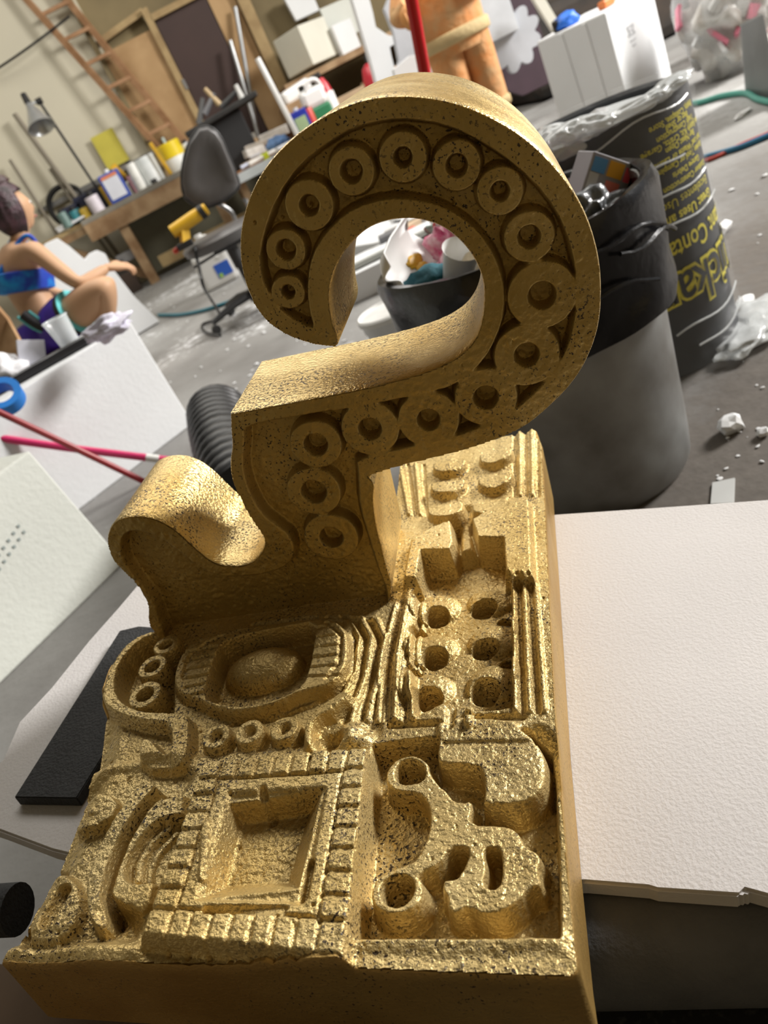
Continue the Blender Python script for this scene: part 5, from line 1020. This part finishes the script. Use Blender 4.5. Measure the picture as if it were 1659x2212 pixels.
for i, v in enumerate(V_.values()): me.skin_vertices[0].data[i].radius = v[2]
me.skin_vertices[0].data[0].use_root = True
ss = body.modifiers.new('round', 'SUBSURF'); ss.levels = 2; ss.render_levels = 2
dg = bpy.context.evaluated_depsgraph_get(); ev = bpy.data.meshes.new_from_object(body.evaluated_get(dg))
body.modifiers.clear(); body.data = ev; ev.materials.clear(); ev.materials.append(skin); ev.polygons.foreach_set('use_smooth', [True]*len(ev.polygons))
P3 = {k: v[1] for k, v in V_.items()}
def skinhand(wr, dirv, up_, nm):
    d = Vector(dirv).normalized(); u_ = Vector(up_); u_ = (u_-d*u_.dot(d)).normalized(); s_ = d.cross(u_)
    hb_ = loft(nm, [(wr-d*.01, .024, .018), (wr+d*.02, .034, .018), (wr+d*.06, .042, .018), (wr+d*.085, .040, .014)], skin, per, n=16, side=tuple(s_), front=tuple(u_))
    for k in range(4):
        b_ = wr+d*.08+s_*(-.030+.020*k); ln = (.055, .068, .064, .048)[k]
        tube('finger', [b_, b_+d*ln*.45-u_*.006, b_+d*ln*.75-u_*.022, b_+d*ln*.85-u_*.04], [.0095, .009, .0085, .007], skin, hb_, n=10, sub=4)
    b_ = wr+d*.025-s_*.034; tube('thumb', [b_, b_+d*.03-s_*.020, b_+d*.058-s_*.022-u_*.012], [.012, .011, .008], skin, hb_, n=10, sub=4)
skinhand(P3['rwrist'], (.9, .25, -.35), (.2, -.3, .9), 'hand'); skinhand(P3['lwrist'], (.8, -.55, -.1), (0, -.3, .9), 'hand')
# head with face turned to the right and away
hc = (P3['skull']+P3['crown'])/2+Vector((.005, .01, .0)); fd = Vector((.78, .62, -.10)).normalized(); fu = Vector((.1, .05, 1)).normalized(); fs = fd.cross(fu).normalized()
bm = bmesh.new(); bmesh.ops.create_uvsphere(bm, u_segments=32, v_segments=24, radius=1)
for v in bm.verts:
    x, y, z = v.co; f_ = .088 if y > 0 else .098
    if z < 0: x *= 1-.28*abs(z); y *= (1-.15*abs(z)) if y < 0 else 1
    nose = .020*math.exp(-((x/.20)**2+((z+.12)/.22)**2)) if y > .5 else 0
    brow = .006*math.exp(-((z-.22)/.12)**2) if y > .5 else 0; mouth = .005*math.exp(-(((z+.52)/.07)**2+(x/.35)**2)) if y > .4 else 0; chin = .010*math.exp(-(((z+.85)/.2)**2+(x/.4)**2)) if y > 0 else 0
    v.co = fs*(x*.072)+fd*(y*f_+nose+brow+mouth+chin)+fu*(z*.108)
bm.transform(Matrix.Translation(hc)); head = bmo('head', bm, skin, per, True)
eye_m = mat('eye_white', (.75, .74, .72), .3); iris = mat('eye_dark', (.03, .02, .015), .3); lip = mat('lip_rose', (.42, .16, .14), .5)
for s in (-1, 1):
    e_ = lump('eye', tuple(hc+fs*(.030*s)+fd*.076+fu*.012), (.012, .012, .009), eye_m, head, amp=0, sub=2); lump('iris', tuple(hc+fs*(.030*s)+fd*.086+fu*.012), (.005, .005, .005), iris, head, amp=0, sub=2)
    lump('ear', tuple(hc+fs*(.070*s)-fd*.008-fu*.005), (.012, .018, .030), skin, head, seed=3, amp=.15, sub=3)
lump('mouth', tuple(hc+fd*.082-fu*.056), (.016, .012, .007), lip, head, amp=0, sub=2)
hairm = mat('purple_brown_hair', (.085, .04, .055), .45, vs=22, col2=(.020, .010, .012), bump=.6, bs=70, lo=.4, hi=.65)
bm = bmesh.new(); bmesh.ops.create_uvsphere(bm, u_segments=40, v_segments=28, radius=1)
for v in bm.verts:
    x, y, z = v.co; r = 1+.035*math.sin(14*math.atan2(x, y))*(1 if z < .6 else .3)
    if y > .15 and z < .45: y = .15+(y-.15)*.25; x *= 1.0
    if z < -.2: x *= 1-.25*(abs(z)-.2); y *= 1-.15*(abs(z)-.2)
    v.co = fs*(x*.094*r)+fd*(y*.118*r-.022)+fu*(z*.142+.006)
bm.transform(Matrix.Translation(hc)); bmo('hair', bm, hairm, per, True)
lump('hair_knot', tuple(hc-fd*.02+fu*.135), (.06, .05, .04), mat('hair_knot', (.05, .02, .02), .5, bump=.5, bs=60), per, seed=91, amp=.3)
# crop top: band, back strap and shoulder strap
tie = mat('blue_tie_dye', (.005, .30, .72), .65, vs=11, col2=(.006, .045, .42), bump=.1, bs=60, lo=.42, hi=.58)
ax_ = (P3['chest']-P3['waist']).normalized(); sd_ = Vector((.25, -.95, 0)); sd_ = (sd_-ax_*sd_.dot(ax_)).normalized(); fr_ = ax_.cross(sd_)
def at_(t): return P3['waist'].lerp(P3['ribs'], t) if t <= 1 else P3['ribs'].lerp(P3['chest'], t-1)
band = [(at_(t)+fr_*0, a, b) for t, a, b in ((.55, .125, .115), (.60, .142, .132), (.9, .150, .140), (1.2, .152, .142), (1.50, .148, .138), (1.55, .130, .12))]
loft('crop_top', band, tie, per, n=40, side=tuple(fr_), front=tuple(sd_))
tube('shoulder_strap', [at_(1.4)-fr_*.12+sd_*.05, P3['rshoulder'].lerp(P3['neckbase'], .5)+Vector((-.03, -.01, .030)), P3['rshoulder'].lerp(P3['neckbase'], .5)+Vector((.05, -.01, .025)), at_(1.4)+fr_*.13+sd_*.05], [.016, .011, .011, .014], tie, per, n=10, sub=6)
tube('shoulder_strap', [at_(1.4)-fr_*.13-sd_*.04, P3['lshoulder'].lerp(P3['neckbase'], .5)+Vector((-.03, 0, .03)), P3['lshoulder'].lerp(P3['neckbase'], .5)+Vector((.05, 0, .04)), at_(1.4)+fr_*.12-sd_*.05], [.016, .011, .011, .014], tie, per, n=10, sub=6)
# shorts
shm = mat('purple_shorts_cloth', (.055, .015, .42), .6, var=.4, vs=9, bump=.3, bs=30); blk = mat('black_cloth', (.012, .012, .016), .7); aqua = mat('aqua_piping', (.12, .55, .58), .6)
sw = Vector((.85, -.5, 0)).normalized()
loft('shorts', [(P3['waist'].lerp(P3['pelvis'], .55), .120, .110), (P3['waist'].lerp(P3['pelvis'], .6), .145, .135), (P3['pelvis'], .170, .150), (P3['pelvis']-Vector((0, 0, .06)), .178, .155), (P3['pelvis']-Vector((0, 0, .12)), .15, .13)], shm, per, n=36)
h0, h1 = P3['rhip'], P3['rthigh']; dt = (h1-h0)
tube('shorts_leg', [h0-dt*.25, h0+dt*.1, h0+dt*.40, h0+dt*.62], [.105, .125, .128, .122], shm, per, n=28, sub=4)
tube('hem_band', [h0+dt*.60, h0+dt*.72], [.1245, .122], blk, per, n=28); tube('hem_piping', [h0+dt*.72, h0+dt*.745], [.1225, .122], aqua, per, n=28)
q0 = P3['waist'].lerp(P3['pelvis'], .45)
for off_, m_ in ((-.032, aqua), (0., blk), (.032, aqua)):
    tube('side_stripe', [P3['pelvis']+Vector((-.02+off_, -.150, .11)), P3['pelvis']+Vector((.02+off_, -.168, .03)), P3['pelvis']+Vector((.08+off_, -.185, -.03))], .008 if m_ is aqua else .026, m_, per, n=8, sub=4)
l0_, l1_ = P3['lhip'], P3['lknee']; tube('shorts_leg', [l0_, l0_.lerp(l1_, .45)], [.115, .12], shm, per, n=24)
for k in ('r', 'l'): tube('shoe', [P3[k+('heel' if k == 'r' else 'ankle')]-Vector((.03, 0, .02)), P3[k+'toe']*.5+P3[k+('heel' if k == 'r' else 'ankle')]*.5-Vector((0, 0, .015)), P3[k+'toe']+Vector((.02, 0, -.01))], [.042, .048, .036], mat('grey_shoe', (.05, .05, .055), .7), per, n=14, sub=4)
# seat she sits on
pz = P3['pelvis'].z-.115; c_ = P3['pelvis']+PO
st_ = empty('wooden_box', (c_.x-.1, c_.y+.02, 0), label='tan wooden box that the person sits on', cat='box')
for k, (x, sx) in enumerate(((0, .5),)): box('top_board', (0, 0, pz-.02), (.62, .42, .035), wood, st_, bev=.004)
for sx in (-.28, .28): box('side_board', (sx, 0, (pz-.04)/2), (.03, .40, pz-.04), wood, st_)
box('front_board', (0, -.195, (pz-.04)/2), (.53, .025, pz-.04), wood, st_)
o = prism('plank', [YP(-10, 660, 4.1), YP(15, 690, 4.1), YP(70, 790, 3.9), YP(60, 830, 3.9), YP(-20, 800, 4.1)], (.0, .05, 0), wood, bev=.003); tag(o, 'rough pine plank leaning left of the seated person', 'plank')
